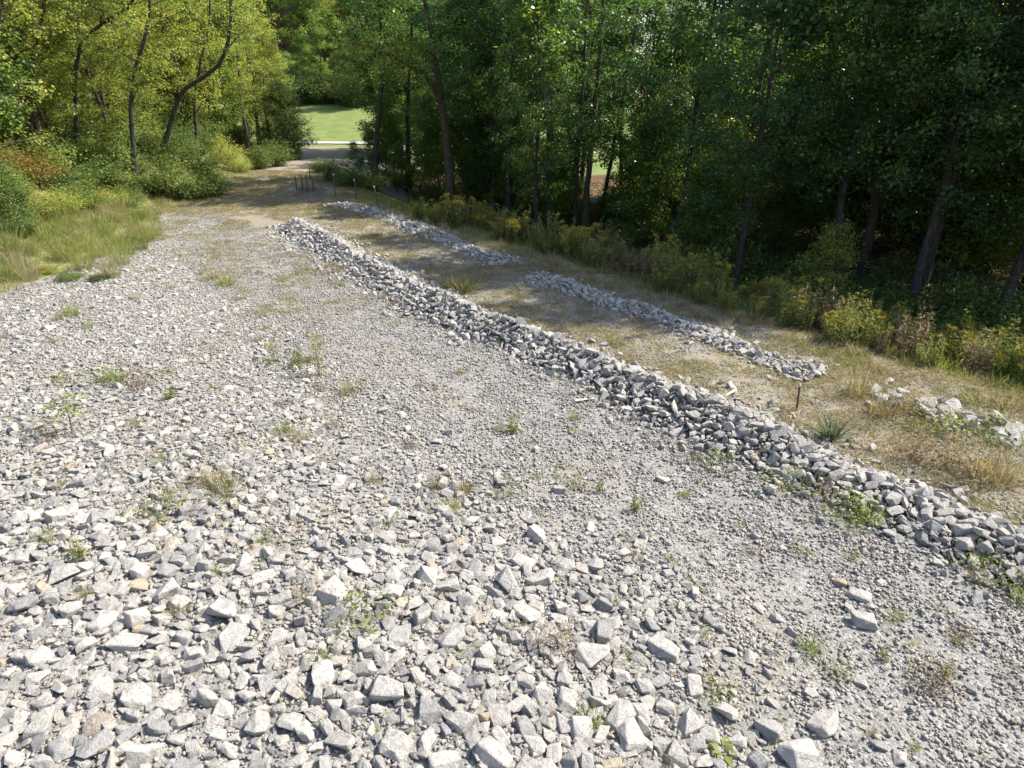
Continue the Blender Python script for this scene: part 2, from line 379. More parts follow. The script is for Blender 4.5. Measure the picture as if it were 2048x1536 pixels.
LOW = [rock_mesh('rock_bit', 360 + i, 10 + i % 3, (.45, .55, .65, .40)[i % 4], False, lon=(.60, .70, .85)[i % 3]) for i in range(12)]

def proto_collection(name, meshes):
    c = bpy.data.collections.new(name)
    for i, me in enumerate(meshes):
        o = bpy.data.objects.new('%s_%03d' % (name, i), me); c.objects.link(o)
    return c
def scatter_group(col):
    g = bpy.data.node_groups.new('scatter_' + col.name, 'GeometryNodeTree')
    g.interface.new_socket('Geometry', in_out='INPUT', socket_type='NodeSocketGeometry')
    g.interface.new_socket('Geometry', in_out='OUTPUT', socket_type='NodeSocketGeometry')
    N, L = g.nodes.new, g.links.new
    gi = N('NodeGroupInput'); go = N('NodeGroupOutput'); ip = N('GeometryNodeInstanceOnPoints'); ci = N('GeometryNodeCollectionInfo')
    ci.inputs['Collection'].default_value = col; ci.inputs['Separate Children'].default_value = True; ci.inputs['Reset Children'].default_value = True
    def na(nm, typ):
        a = N('GeometryNodeInputNamedAttribute'); a.data_type = typ; a.inputs['Name'].default_value = nm; return a.outputs['Attribute']
    ip.inputs['Pick Instance'].default_value = True
    L(gi.outputs[0], ip.inputs['Points']); L(ci.outputs[0], ip.inputs['Instance']); L(na('idx', 'INT'), ip.inputs['Instance Index'])
    L(na('rot', 'FLOAT_VECTOR'), ip.inputs['Rotation']); L(na('scl', 'FLOAT_VECTOR'), ip.inputs['Scale'])
    L(ip.outputs[0], go.inputs[0]); return g
_groups = {}
def scatter(name, col, n_proto, pts, rot, scl, rs, label=None, cat=None, parent=None):
    pts = np.asarray(pts, np.float32); n = len(pts)
    me = bpy.data.meshes.new(name); me.vertices.add(n); me.vertices.foreach_set('co', pts.ravel())
    scl = np.asarray(scl, np.float32)
    if scl.ndim == 1: scl = np.repeat(scl[:, None], 3, 1)
    for nm, typ, dat, key in (('rot', 'FLOAT_VECTOR', np.asarray(rot, np.float32), 'vector'), ('scl', 'FLOAT_VECTOR', scl, 'vector'), ('idx', 'INT', rs.randint(0, n_proto, n).astype(np.int32), 'value')):
        a = me.attributes.new(nm, typ, 'POINT'); a.data.foreach_set(key, dat.ravel())
    o = put(name, me, parent)
    if col.name not in _groups: _groups[col.name] = scatter_group(col)
    md = o.modifiers.new('scatter', 'NODES'); md.node_group = _groups[col.name]
    tag(o, label, cat, kind='stuff'); return o
def chip_clump(seed, n, spread, r0, r1, mat, sides=6):
    rs = np.random.RandomState(seed); V, Fc, A = [], [], []; k = 0
    for i in range(n):
        me = LOW[rs.randint(len(LOW))]
        co = np.empty(len(me.vertices) * 3); me.vertices.foreach_get('co', co); co = co.reshape(-1, 3)
        fi = np.empty(len(me.polygons) * 3, int); me.polygons.foreach_get('vertices', fi); fi = fi.reshape(-1, 3)
        r = r0 + (r1 - r0) * rs.rand() ** 2; a = rs.rand() * 6.28; q = spread * math.sqrt(rs.rand()); b = rs.rand() * 6.28
        Rm = np.array(Matrix.Rotation(a, 3, 'Z') @ Matrix.Rotation(rs.normal() * .35, 3, 'X'))
        co = co @ Rm.T * r + (q * math.cos(b), q * math.sin(b), r * .22)
        V.append(co); Fc.append(fi + k); k += len(co); A.append(np.full(len(fi), rs.rand()))
    return mk_mesh('chips', np.concatenate(V), np.concatenate(Fc), mat, attrs={'crnd': np.concatenate(A)})

C_MID = proto_collection('chip', MID)
CLUMP = [chip_clump(500 + i, 30, .19, .009, .032, M_GRIT) for i in range(10)]
C_CLUMP = proto_collection('clump', CLUMP)

# dart throwing, largest first
_grid = {}
def clear_of(x, y, r, k=.84):
    cx, cy_ = int(x // .35), int(y // .35)
    for a in (-1, 0, 1):
        for b in (-1, 0, 1):
            for (px_, py_, pr) in _grid.get((cx + a, cy_ + b), ()):
                if (px_ - x) ** 2 + (py_ - y) ** 2 < (k * (pr + r)) ** 2: return False
    return True
def occupy(x, y, r): _grid.setdefault((int(x // .35), int(y // .35)), []).append((x, y, r))

rs = np.random.RandomState(11)
def field_ok(x, y):
    s = S_of(x, y); d = bank_edge(y) - x
    return (d < -.05) & (s < 8.6) & (y > 1.6)
# --- the stones one can single out, from the photograph: pixel centre, width in pixels, look
HERO = [
 (445, 1232, 78, .62, 'largest blocky pale limestone boulder in the lower left rubble'),
 (1185, 1320, 78, .55, 'large square pale limestone rock beside a reddish weed in the lower middle'),
 (1535, 1462, 66, .55, 'long grey limestone slab lying alone on fine gravel at lower right'),
 (1240, 1438, 70, .55, 'rounded white limestone rock in the bottom middle'),
 (1262, 1478, 74, .45, 'flat pale limestone slab below the rounded white rock'),
 (645, 1352, 80, .50, 'broad white limestone rock in the bottom left rubble'),
 (1600, 1520, 90, .45, 'wide veined limestone slab cut off by the bottom edge'),
 (140, 1225, 52, .62, 'blocky pale limestone rock left of the largest boulder'),
 (275, 1400, 62, .55, 'angular pale limestone rock in the bottom left'),
 (200, 1385, 72, .45, 'long layered limestone slab in the bottom left'),
 (925, 1452, 70, .5, 'long pointed limestone rock near the bottom middle'),
 (1003, 1435, 52, .55, 'round pale limestone rock beside the long pointed rock'),
 (858, 1425, 60, .5, 'bright flat-topped limestone rock near the bottom middle'),
 (1050, 1230, 62, .5, 'pale limestone rock touching a smaller round one'),
 (940, 1108, 30, .9, 'upright white limestone rock standing in the middle gravel'),
 (950, 1140, 46, .55, 'angular limestone rock just below the upright white one'),
 (720, 1140, 56, .5, 'flat grey limestone slab near the centre left'),
 (800, 1275, 62, .38, 'thin pale limestone slab lying flat in the lower middle'),
 (1035, 1335, 46, .6, 'dark grey limestone rock with a square top'),
 (1130, 1365, 46, .65, 'dark blocky limestone rock left of the large square one'),
 (70, 860, 40, .5, 'pale limestone rock at the left edge of the rubble'),
 (100, 1010, 50, .45, 'flat pale limestone slab near the left edge'),
 (340, 1410, 52, .5, 'sharp limestone rock with a shaded left face at bottom left'),
 (190, 1500, 70, .5, 'large pale limestone rock on the bottom edge at left'),
 (90, 1455, 70, .5, 'broad layered limestone rock at the bottom left corner'),
 (255, 1480, 56, .55, 'grey wedge of limestone by the bottom edge at left'),
 (1520, 1218, 30, .3, 'bright flat square limestone chip on the fine gravel'),
 (1620, 1388, 32, .6, 'rounded grey limestone cobble on the fine gravel'),
 (930, 1212, 50, .5, 'grey limestone rock in a heap near the middle'),
 (1070, 1490, 60, .45, 'pale limestone slab with pitted top near the bottom middle'),
]
hero_pts = []
for (hx, hy, wpx, fl, lab) in HERO:
    p = at(hx, hy); r = px_size(wpx, p) * .5
    hero_pts.append((p.x, p.y, r, fl, lab)); occupy(p.x, p.y, r * .9)
for i, (x, y, r, fl, lab) in enumerate(hero_pts):
    o = put('limestone_rock', BIG[(i * 7) % 20], None, (x, y, H1(x, y) + r * fl * .45), (rs.normal() * .12, rs.normal() * .12, rs.rand() * 6.28), (r * 1.03, r * 1.03, r * fl * 1.7))
    tag(o, lab, 'rock', 'limestone rocks lying loose on the yard')
HERO_SHORT = ['largest blocky boulder', 'large square rock', 'lone grey slab', 'rounded white rock', 'flat slab under the white rock', 'broad white rock', 'wide veined slab', 'blocky rock left of the boulder', 'angular bottom left rock', 'long layered slab', 'long pointed rock', 'round pale rock', 'bright flat-topped rock', 'rock with a round neighbour', 'upright white rock', 'angular rock below the upright one', 'flat grey centre slab', 'thin pale slab', 'dark square-topped rock', 'dark blocky rock', 'left edge pale rock', 'left edge flat slab', 'sharp bottom left rock', 'bottom edge pale rock', 'corner layered rock', 'grey wedge', 'square flat chip', 'rounded grey cobble', 'grey rock in the heap', 'pitted slab']
HM = [(nm, (q[0], q[1], 0.0)) for nm, q in zip(HERO_SHORT, hero_pts)]
# --- the other large loose stones
loose = []
tries = 0
def coarse(x, y):
    s = S_of(x, y)
    c = sstep((5.6 - s) / 1.6)
    return c * (.22 + .78 * sstep((10 - y) / 5))
while len(loose) < 262 and tries < 60000:
    tries += 1
    y = 3.0 + 15 * rs.rand() ** 2.1; x = rs.uniform(-.80, .80) * (y * CP + 2.2)
    if not field_ok(x, y): continue
    k = float(coarse(x, y))
    if rs.rand() > k + .015: continue
    r = .094 * math.exp(abs(rs.normal()) * .36) * (1.12 - .3 * float(sstep((y - 6) / 6)))
    r = min(r, .19)
    if not clear_of(x, y, r, .95): continue
    occupy(x, y, r); loose.append((x, y, r))
for i, (x, y, r) in enumerate(loose):
    fl = rs.uniform(.85, 1.2)
    o = put('limestone_rock', BIG[rs.randint(24)], None, (x, y, H1(x, y) + r * .16), (rs.normal() * .22, rs.normal() * .22, rs.rand() * 6.28), (r, r, r * fl))
    tag(o, beside('big pale limestone rock' if r > .14 else ('mid-sized pale rock' if r > .118 else 'smaller pale rock'), (x, y, 0), HM), 'rock', 'limestone rocks lying loose on the yard')
# --- middling stones: beyond counting
def throw(n, rfun, dens, k, ymax=33, xmin=-15.5):
    P = []
    y = rs.uniform(1.7, ymax, n); x = rs.uniform(xmin, 9.5, n); ok = field_ok(x, y) & (np.abs(x) < .82 * (y * CP + 2.2) + 1.0)
    keep = ok & (rs.rand(n) < dens(x, y)); x = x[keep]; y = y[keep]; r = rfun(x, y); o_ = np.argsort(-r)
    for i in o_:
        if clear_of(x[i], y[i], r[i], k): occupy(x[i], y[i], r[i]); P.append((x[i], y[i], r[i]))
    return np.array(P)
def dens_mid(x, y):
    s = S_of(x, y); c = sstep((5.9 + .9 * vnoise(x, y, 1.6, 5) - s) / 1.6)
    c = c * (1 - .55 * sstep((vnoise(x, y, 2.3, 12) - .25) / .4)) * (1 - .6 * sstep((y - 22) / 6))
    return np.clip(c + .03, 0, 1)
def r_mid(x, y): return np.clip(.050 * np.exp(rs.normal(size=len(x)) * .42) * (1.08 - .44 * sstep((y - 6) / 7)) * (1 - .25 * sstep((S_of(x, y) - 3) / 3)), .022, .12)
mid = throw(220000, r_mid, dens_mid, .57)
def r_sm(x, y): return np.clip(.023 * np.exp(rs.normal(size=len(x)) * .35), .013, .05)
def dens_sm(x, y):
    s = S_of(x, y); return np.clip(.30 + .5 * sstep((6.5 - s) / 2), 0, 1) * (1 - .5 * sstep((y - 20) / 8))
sm = throw(130000, r_sm, dens_sm, .66)
n2 = 14000; y2 = rs.uniform(1.7, 20, n2); x2 = rs.uniform(-15, 6, n2); kk = field_ok(x2, y2) & (rs.rand(n2) < dens_mid(x2, y2)) & (np.abs(x2) < .82 * (y2 * CP + 2.2) + 1.0)
fill = np.stack([x2[kk], y2[kk], rs.uniform(.024, .046, kk.sum())], -1)      # a second, looser layer wedged between the stones
nlay = len(fill)
allp = np.concatenate([mid, sm, fill]); n = len(allp)
zz = hgt(allp[:, 0], allp[:, 1]) + allp[:, 2] * .14; zz[-nlay:] += .012
rot = np.stack([rs.normal(size=n) * .24, rs.normal(size=n) * .24, rs.rand(n) * 6.28], -1)
scl = np.stack([allp[:, 2], allp[:, 2] * rs.uniform(.85, 1.1, n), allp[:, 2] * rs.uniform(.8, 1.25, n)], -1)
scatter('limestone_rubble', C_MID, len(MID), np.stack([allp[:, 0], allp[:, 1], zz], -1), rot, scl, rs, 'pale broken limestone rubble covering the left of the yard', 'rubble')
# --- fines between them
n = 26000
y = rs.uniform(1.7, 33, n); x = rs.uniform(-15, 9.5, n)
s = S_of(x, y); dens = np.where(s < 5.2, .75, .95) * (1 - .55 * sstep((y - 20) / 8))
keep = field_ok(x, y) & (rs.rand(n) < dens) & (np.abs(x) < .82 * (y * CP + 2.2) + 1.2); x, y = x[keep], y[keep]; n = len(x)
scatter('gravel', C_CLUMP, len(CLUMP), np.stack([x, y, hgt(x, y)], -1), np.stack([rs.normal(size=n) * .06, rs.normal(size=n) * .06, rs.rand(n) * 6.28], -1), rs.uniform(.8, 1.25, n), rs, 'fine crushed grey gravel along the wheel track', 'gravel')
# --- thin gravel on the lane between the berms and at the far end
n = 8000
y = rs.uniform(5, 37, n); sL = rs.uniform(9.8, 14.2, n); x = (sL - .603 * y) / .798
keep = (x < .82 * (y * CP + 2.2) + 1) & (vnoise(x, y, 1.5, 21) + rs.normal(size=n) * .5 > -.15); x, y = x[keep], y[keep]; n = len(x)
scatter('lane_gravel', C_CLUMP, len(CLUMP), np.stack([x, y, hgt(x, y) - .006], -1), np.stack([rs.normal(size=n) * .06, rs.normal(size=n) * .06, rs.rand(n) * 6.28], -1), rs.uniform(.7, 1.1, n), rs, 'sparse gravel in dry grass on the lane between the berms', 'gravel')

# ------------------------------------------------------------------ berms of stone
def poly_sample(P, step):
    P = np.asarray(P, float); d = np.concatenate([[0], np.cumsum(np.linalg.norm(np.diff(P, axis=0), axis=1))])
    t = np.arange(0, d[-1], step); return np.stack([np.interp(t, d, P[:, 0]), np.interp(t, d, P[:, 1])], -1), t, d[-1]
def berm(name, crest_px, hgt_c, half, label, group, n_parts, density, rmean, seed, extend=None, broken=0.0):
    rs_ = np.random.RandomState(seed)
    C = []
    for q in crest_px:
        p = at(q[0], q[1], hgt_c); C.append((p.x, p.y))
    if extend: C = C + [tuple(np.array(C[-1]) + (np.array(C[-1]) - np.array(C[-2])) / np.linalg.norm(np.array(C[-1]) - np.array(C[-2])) * extend)]
    Q, T, Ltot = poly_sample(C, .25)
    tang = np.gradient(Q, axis=0); tang /= np.linalg.norm(tang, axis=1)[:, None]; nor = np.stack([tang[:, 1], -tang[:, 0]], -1)
    hn = 1 + .26 * vnoise(T, T * 0 + seed, 1.4, seed) + .2 * vnoise(T, T * 0, .55, seed + 1)
    hn = hn * (1 - broken * sstep((vnoise(T, T * 0 + 3, 1.7, seed + 5) + .1) / .5))
    wd = 1 + .26 * vnoise(T, T * 0 + 9, 1.9, seed + 7) + .16 * vnoise(T, T * 0 + 2, .7, seed + 8)
    ends = sstep(T / .9) * (sstep((Ltot - T) / .9) if not extend else 1)
    def prof(u): return (np.clip(1 - np.abs(u), 0, 1) ** 1.05) * .9 + .10 * np.exp(-(u / .18) ** 2)
    us = np.linspace(-1.15, 1.15, 13)
    V = []
    for k in range(len(us)):
        xy = Q + nor * (us[k] * half * wd)[:, None]
        V.append(np.stack([xy[:, 0], xy[:, 1], hgt(xy[:, 0], xy[:, 1]) - .10 + prof(us[k]) * (hgt_c - .09) * hn * ends], -1))
    V = np.stack(V, 1).reshape(-1, 3); m_ = len(us); i = np.arange(len(Q) - 1)[:, None] * m_; j = np.arange(m_ - 1)[None, :]
    f = np.stack([i + j, i + m_ + j, i + m_ + j + 1, i + j + 1], -1).reshape(-1, 4)
    mid_ = Q[len(Q) // 2]
    root = empty(name, (mid_[0], mid_[1], H1(*mid_))); tag(root, label, 'rock berm', group)
    base = np.array([mid_[0], mid_[1], H1(*mid_)])
    put('core', mk_mesh('core', V - base, f, M_GRIT, True), root)
    # stones over the surface
    cand = []; g = {}
    n = int(Ltot * half * 2 * density)
    tt = rs_.rand(n) * Ltot; uu = np.clip(rs_.normal(size=n) * .62, -1.7, 1.7)
    rr = np.clip(rmean * np.exp(rs_.normal(size=n) * .34), rmean * .45, rmean * 2.4)
    for a in np.argsort(-rr):
        t, u, r = tt[a], uu[a], rr[a]
        if abs(u) > 1.0 and rs_.rand() < .6: continue
        if broken and rs_.rand() < broken * 1.1 * float(sstep((vnoise(t, 3.0, 1.7, seed + 5) + .1) / .5)): continue
        sl = u * half * 1.18; ok = True; cx, cy_ = int(t // .3), int(sl // .3)
        for da in (-1, 0, 1):
            for db in (-1, 0, 1):
                for (t2, s2, r2) in g.get((cx + da, cy_ + db), ()):
                    if (t - t2) ** 2 + (sl - s2) ** 2 < (.60 * (r + r2)) ** 2: ok = False; break
                if not ok: break
            if not ok: break
        if not ok: continue
        g.setdefault((cx, cy_), []).append((t, sl, r)); cand.append((t, u, r))
    cand = np.array(cand); k = np.clip((cand[:, 0] / .25).astype(int), 0, len(Q) - 1)
    xy = Q[k] + tang[k] * (cand[:, 0] - T[k])[:, None] + nor[k] * (cand[:, 1] * half * wd[k])[:, None]
    z = hgt(xy[:, 0], xy[:, 1]) + prof(cand[:, 1]) * (hgt_c - .09) * hn[k] * ends[k] + cand[:, 2] * rs_.uniform(.0, .42, len(cand))
    pos = np.stack([xy[:, 0], xy[:, 1], z], -1)
    view = cand[:, 2] / np.maximum(pos[:, 1] * CP + (CAM_H - pos[:, 2]) * SP, .5)
    fwd = pos[:, 1] * CP + (CAM_H - pos[:, 2]) * SP; infr = (np.abs(pos[:, 0]) < .76 * fwd)
    # which show: the side towards the camera and the crest
    side = -(nor[k] * pos[:, :2]).sum(1) / np.linalg.norm(pos[:, :2], axis=1) * cand[:, 1]
    score = view * infr * (side > -.25)
    order = np.argsort(-score); pick = order[:n_parts]; rest = order[n_parts:]
    for a in pick:
        r = cand[a, 2]
        put('stone', BIG[rs_.randint(24)], root, pos[a] - base, (rs_.normal() * .4, rs_.normal() * .4, rs_.rand() * 6.28), (r * 1.06, r, r * rs_.uniform(.75, 1.15)))
    m2 = len(rest)
    rot = np.stack([rs_.normal(size=m2) * .6, rs_.normal(size=m2) * .6, rs_.rand(m2) * 6.28], -1); r = cand[rest, 2]
    scatter('rubble', C_MID, len(MID), pos[rest] - base, rot, np.stack([r * 1.05, r, r * rs_.uniform(.85, 1.3, m2)], -1), rs_, parent=root)
    # fines in the cracks
    m3 = int(Ltot * half * 2 * 34); t3 = rs_.rand(m3) * Ltot; u3 = rs_.uniform(-1.1, 1.1, m3); k = np.clip((t3 / .25).astype(int), 0, len(Q) - 1)
    xy = Q[k] + tang[k] * (t3 - T[k])[:, None] + nor[k] * (u3 * half * wd[k])[:, None]
    z = hgt(xy[:, 0], xy[:, 1]) + prof(u3) * (hgt_c - .09) * hn[k] * ends[k] - .03
    sl = np.arctan2(hgt_c, half) * np.sign(u3)
    scatter('chips', C_CLUMP, len(CLUMP), np.stack([xy[:, 0], xy[:, 1], z], -1) - base, np.stack([rs_.normal(size=m3) * .1, rs_.normal(size=m3) * .1, rs_.rand(m3) * 6.28], -1), rs_.uniform(.9, 1.4, m3), rs_, parent=root)
    return C
berm('rock_berm', [(574, 428), (640, 462), (705, 498), (790, 543), (870, 582), (960, 620), (1060, 652), (1180, 700), (1300, 748), (1400, 786), (1500, 830), (1600, 880), (1700, 922), (1800, 962), (1900, 1002), (2046, 1062)],
     .43, .72, 'long berm of piled grey limestone rocks crossing the yard', 'rock berms along the lane', 300, 800, .057, 41, extend=3.0)
berm('rock_berm', [(665, 398), (730, 408), (795, 430), (840, 448), (880, 462), (930, 484), (965, 496), (1012, 514)],
     .26, .52, 'far low rock berm below the fence posts beside the shaded woods', 'rock berms along the lane', 170, 520, .056, 42, broken=.5)
berm('rock_berm', [(1050, 540), (1100, 548), (1150, 566), (1210, 588), (1280, 604), (1350, 630), (1410, 650), (1480, 680), (1550, 706), (1640, 734)],
     .22, .46, 'low rock berm with bluish shaded stones edging the goldenrod strip', 'rock berms along the lane', 240, 520, .056, 43, broken=.6)
berm('rock_berm', [(1740, 762), (1775, 768), (1800, 776)], .24, .40, 'short heap of pale rocks half buried in dry grass', 'rock berms along the lane', 22, 200, .09, 44)
berm('rock_berm', [(1850, 790), (1890, 800), (1925, 818), (1940, 826)], .28, .45, 'small heap of grey slabs below the goldenrod at right', 'rock berms along the lane', 40, 200, .10, 45)
berm('rock_berm', [(2000, 832), (2030, 842), (2060, 850)], .26, .42, 'heap of pale rocks at the right edge beside yellow weeds', 'rock berms along the lane', 30, 200, .11, 46)

# ------------------------------------------------------------------ foliage geometry
def unit(a): return a / (np.linalg.norm(a, axis=-1, keepdims=True) + 1e-9)
def leaf_quads(c, nrm, size, rs_, aspect=.62, fold=.18):
    """kite-shaped leaves: centres (n,3), normals, sizes"""
    n = len(c); nrm = unit(nrm)
    a = unit(np.cross(nrm, rs_.normal(size=(n, 3)))); b = np.cross(nrm, a)
    sz = np.asarray(size)[:, None] if np.ndim(size) else np.full((n, 1), size)
    v = np.stack([c - a * sz * .5, c + b * sz * aspect * .5 + nrm * sz * fold - a * sz * .06, c + a * sz * .55, c - b * sz * aspect * .5 + nrm * sz * fold - a * sz * .06], 1).reshape(-1, 3)
    return v, (np.arange(n)[:, None] * 4 + np.arange(4)[None, :])
def blade_tris(base, tip, width, rs_, bend=.25):
    """grass blades, each a bent two-piece strip (quad + tri)"""
    n = len(base); d = tip - base; side = unit(np.cross(d, rs_.normal(size=(n, 3)))) * np.asarray(width).reshape(-1, 1)
    Lh = np.linalg.norm(d, axis=1)[:, None]
    mid_ = base + d * .55 + np.array([0, 0, 1.0]) * Lh * bend * .5
    v = np.stack([base - side, base + side, mid_ - side * .8, mid_ + side * .8, tip], 1).reshape(-1, 3)
    i = np.arange(n)[:, None] * 5
    return v, i + np.array([[0, 1, 3, 2]]), i + np.array([[2, 3, 4]])
def blades_mesh(name, base, tip, width, rs_, mat, bend=.25):
    v, q, t = blade_tris(base, tip, width, rs_, bend); n = len(base); r = rs_.rand(n)
    return mk_mesh(name, v, [q, t], mat, attrs={'lrnd': np.concatenate([r, r])})

def tree_parts(seed, Ht, z0, Rad, n_limb, per, lsize, mat, bark, r0, lean=.04, fine_to=99., wob=.25, cl=(.45, .85), droop=.0, top_taper=.55, path=None, upw=.7, low=.0, top_d=.07):
    """returns (trunk mesh with limbs, crown mesh of single leaves)"""
    rs_ = np.random.RandomState(seed)
    if path is None:
        k = 9; zt = np.linspace(0, Ht, k); an = rs_.rand() * 6.28
        px_ = np.cumsum(rs_.normal(size=k)) * wob * .35 + np.cos(an) * lean * zt; py_ = np.cumsum(rs_.normal(size=k)) * wob * .35 + np.sin(an) * lean * zt
        px_ -= px_[0]; py_ -= py_[0]
        P = np.stack([px_, py_, zt], -1)
    else:
        P = np.asarray(path, float); Ht = P[-1, 2]
    zt = P[:, 2]
    fl = 1 + .55 * np.exp(-(zt - zt[0]) / .35)
    g = Geo(); rad = r0 * (1 - .88 * (zt / Ht) ** .9) * fl
    zz_ = np.linspace(0, Ht, 26)
    PP = np.stack([np.interp(zz_, zt, P[:, 0]), np.interp(zz_, zt, P[:, 1]), zz_], -1); PP[0, 2] -= .3
    PP[:, :2] += rs_.normal(size=(26, 2)) * r0 * .10
    g.add(*tube(PP, np.interp(zz_, zt, rad), 9))
    cen, crad = [], []
    for i in range(n_limb):
        u = (i + rs_.rand()) / n_limb
        z = z0 + (Ht * .97 - z0) * u ** (1.0 + low)
        base = np.array([np.interp(z, zt, P[:, 0]), np.interp(z, zt, P[:, 1]), z])
        az = i * 2.4 + rs_.normal() * .5
        shape = (.62 + .38 * math.sin(math.pi * min(1, u * 1.15 + .12))) * (1 - top_taper * max(0, u - .55) / .45)
        Ll = Rad * shape * rs_.uniform(.65, 1.15); rise = rs_.uniform(.35, 1.15) * (1 - .2 * u) - droop
        dirv = np.array([math.cos(az), math.sin(az), 0])
        q = np.linspace(0, 1, 6); crv = rs_.normal() * .18
        side = np.array([-dirv[1], dirv[0], 0])
        path_ = base + np.outer(q * Ll, dirv) + np.outer(q ** 2 * Ll * crv, side) + np.outer((q * rise - .25 * q ** 2) * Ll, (0, 0, 1))
        rb = min(r0 * .36, .0085 * Ll + .007) * (1 - .4 * u)
        g.add(*tube(path_, rb * (1 - .85 * q), 5))
        for fr in (.32, .55, .75, .92, 1.0):
            if fr < .4 and rs_.rand() < .5: continue
            c = base + (path_[0] - base) + dirv * Ll * fr + side * (Ll * crv * fr ** 2 + rs_.normal() * .22 * Ll) + np.array([0, 0, (fr * rise - .25 * fr ** 2) * Ll + rs_.normal() * .25])
            cen.append(c); crad.append(rs_.uniform(*cl) * (1.1 if fr < .9 else .9))
            st = base + dirv * Ll * fr * .8 + side * Ll * crv * (fr * .8) ** 2 + np.array([0, 0, (fr * .8 * rise - .25 * (fr * .8) ** 2) * Ll])
            g.add(*tube(np.stack([st, (st + c) / 2 + rs_.normal(size=3) * .06, c]), np.array([rb * .4, rb * .28, .004]), 4))
    cen = np.array(cen); crad = np.array(crad)
    C_, N_, S_, A_ = [], [], [], []
    for c, r in zip(cen, crad):
        up = c[2] > fine_to
        m = int(per * (r / .6) ** 2 * rs_.uniform(.6, 1.25)); ls = lsize
        if up: m = max(5, int(m * top_d)); ls = lsize * 2.0
        d = rs_.normal(size=(m, 3)) * (.50, .50, .34) * r
        # twig-like sprays: pull leaves onto a few spokes
        sp = unit(rs_.normal(size=(7, 3)) * (1, 1, .5)); kx = rs_.randint(0, 7, m)
        d = d * .62 + sp[kx] * (rs_.rand(m, 1) * r * .95)
        C_.append(c + d); N_.append(unit(d) * .35 + (0, 0, upw) + rs_.normal(size=(m, 3)) * .45)
        S_.append(ls * rs_.uniform(.65, 1.3, m)); A_.append(np.clip(rs_.rand() * .45 + rs_.normal(size=m) * .16 + .22, 0, 1))
    C_ = np.concatenate(C_); v, f = leaf_quads(C_, np.concatenate(N_), np.concatenate(S_), rs_)
    keep = C_[:, 2] > .15
    crown = mk_mesh('crown', v, f[keep], mat, attrs={'lrnd': np.concatenate(A_)[keep]})
    return g.mesh('trunk', bark, True), crown

TREE_D = [tree_parts(700 + i, 15 + (i % 3), (1.6, 3.6, 2.4, 4.4, 3.0, 5.0)[i], 2.8 + .25 * (i % 3), 58, 120, .13, M_LEAF_D, M_BARK, .14 + .03 * (i % 3), fine_to=12.0, cl=(.32, .68)) for i in range(6)]
TREE_F = [tree_parts(740 + i, 16, (3.0, 4.4, 3.6)[i], 2.9, 62, 115, .13, M_LEAF_D, M_BARK, .16, fine_to=10.5, cl=(.34, .70), top_taper=.15, top_d=.34) for i in range(3)]      # full-topped trees of the front row
TREE_Y = [tree_parts(760 + i, 12 + (i % 3), .8 + .5 * (i % 2), 2.9 + .25 * (i % 3), 60, 118, .115, M_LEAF_Y, M_BARK_L, .11 + .02 * (i % 3), lean=.10, fine_to=11.5, wob=.5, cl=(.30, .62)) for i in range(5)]
TREE_M = [tree_parts(790 + i, 12 + (i % 3), 1.2, 3.0, 42, 125, .15, leaf_mat('leaf_mid_green', [(0, (.06, .115, .03)), (.45, (.12, .20, .048)), (.8, (.20, .275, .06)), (1, (.34, .34, .08))], .46, .45) if i == 0 else bpy.data.materials['leaf_mid_green'], M_BARK, .15, lean=.06, fine_to=11.0, wob=.35) for i in range(3)]

def place_tree(name, parts, loc, rz, sc, label, cat, group):
    root = empty(name, loc, rz, sc); tag(root, label, cat, group)
    put('trunk', parts[0], root); put('crown', parts[1], root)
    return root

WM, LM = [], []
# ------------------------------------------------------------------ trees one can tell apart: trunks traced from the photograph, standing on the ground
def px_path(base, pix, lift=0):
    """trunk axis through pixels at the depth of its foot, relative to the foot"""
    return np.array([(at_depth(a, b, base.y) - base) for a, b in pix])
def known_tree(name, foot_px, pix, width_px, label, cat, group, crown_kw, mat, bark, seed, ext=6.0, y=None):
    b = at(*foot_px)
    P = px_path(b, pix); P = np.concatenate([[[0, 0, 0]], P])
    d = P[-1] - P[-2]; d /= np.linalg.norm(d); d = unit(d + np.array([0, 0, 1.2]))
    P = np.concatenate([P, [P[-1] + d * ext * .5, P[-1] + d * ext + (0, 0, ext * .1)]])
    P = P[np.concatenate([[True], np.diff(np.maximum.accumulate(P[:, 2])) > .05])]
    r0 = px_size(width_px, b) * .5
    tr, cr = tree_parts(seed, P[-1, 2], mat=mat, bark=bark, r0=r0 * .92, path=P, **crown_kw)
    root = empty(name, b); tag(root, label, cat, group)
    put('trunk', tr, root); put('crown', cr, root)
    return root, b, P
KD = dict(z0=3.4, Rad=2.6, n_limb=30, per=110, lsize=.13, fine_to=12.5, cl=(.32, .66))
KL = dict(z0=2.6, Rad=2.5, n_limb=30, per=105, lsize=.115, fine_to=12.0, cl=(.30, .62))
GW = 'trees along the edge of the shaded woods'; GL = 'yellow green trees left of the yard'
big, bb, bP = known_tree('woods_tree', (905, 442), [(900, 380), (895, 300), (882, 200), (866, 90), (850, 0)], 23, 'tall thick-trunked tree with one long limb arching left over the lane', 'tree', GW, dict(z0=5.2, Rad=3.4, n_limb=26, per=105, lsize=.15, fine_to=13), M_LEAF_D, M_BARK_L, 811, 5)
WM.append(('tall limbed tree', bb))
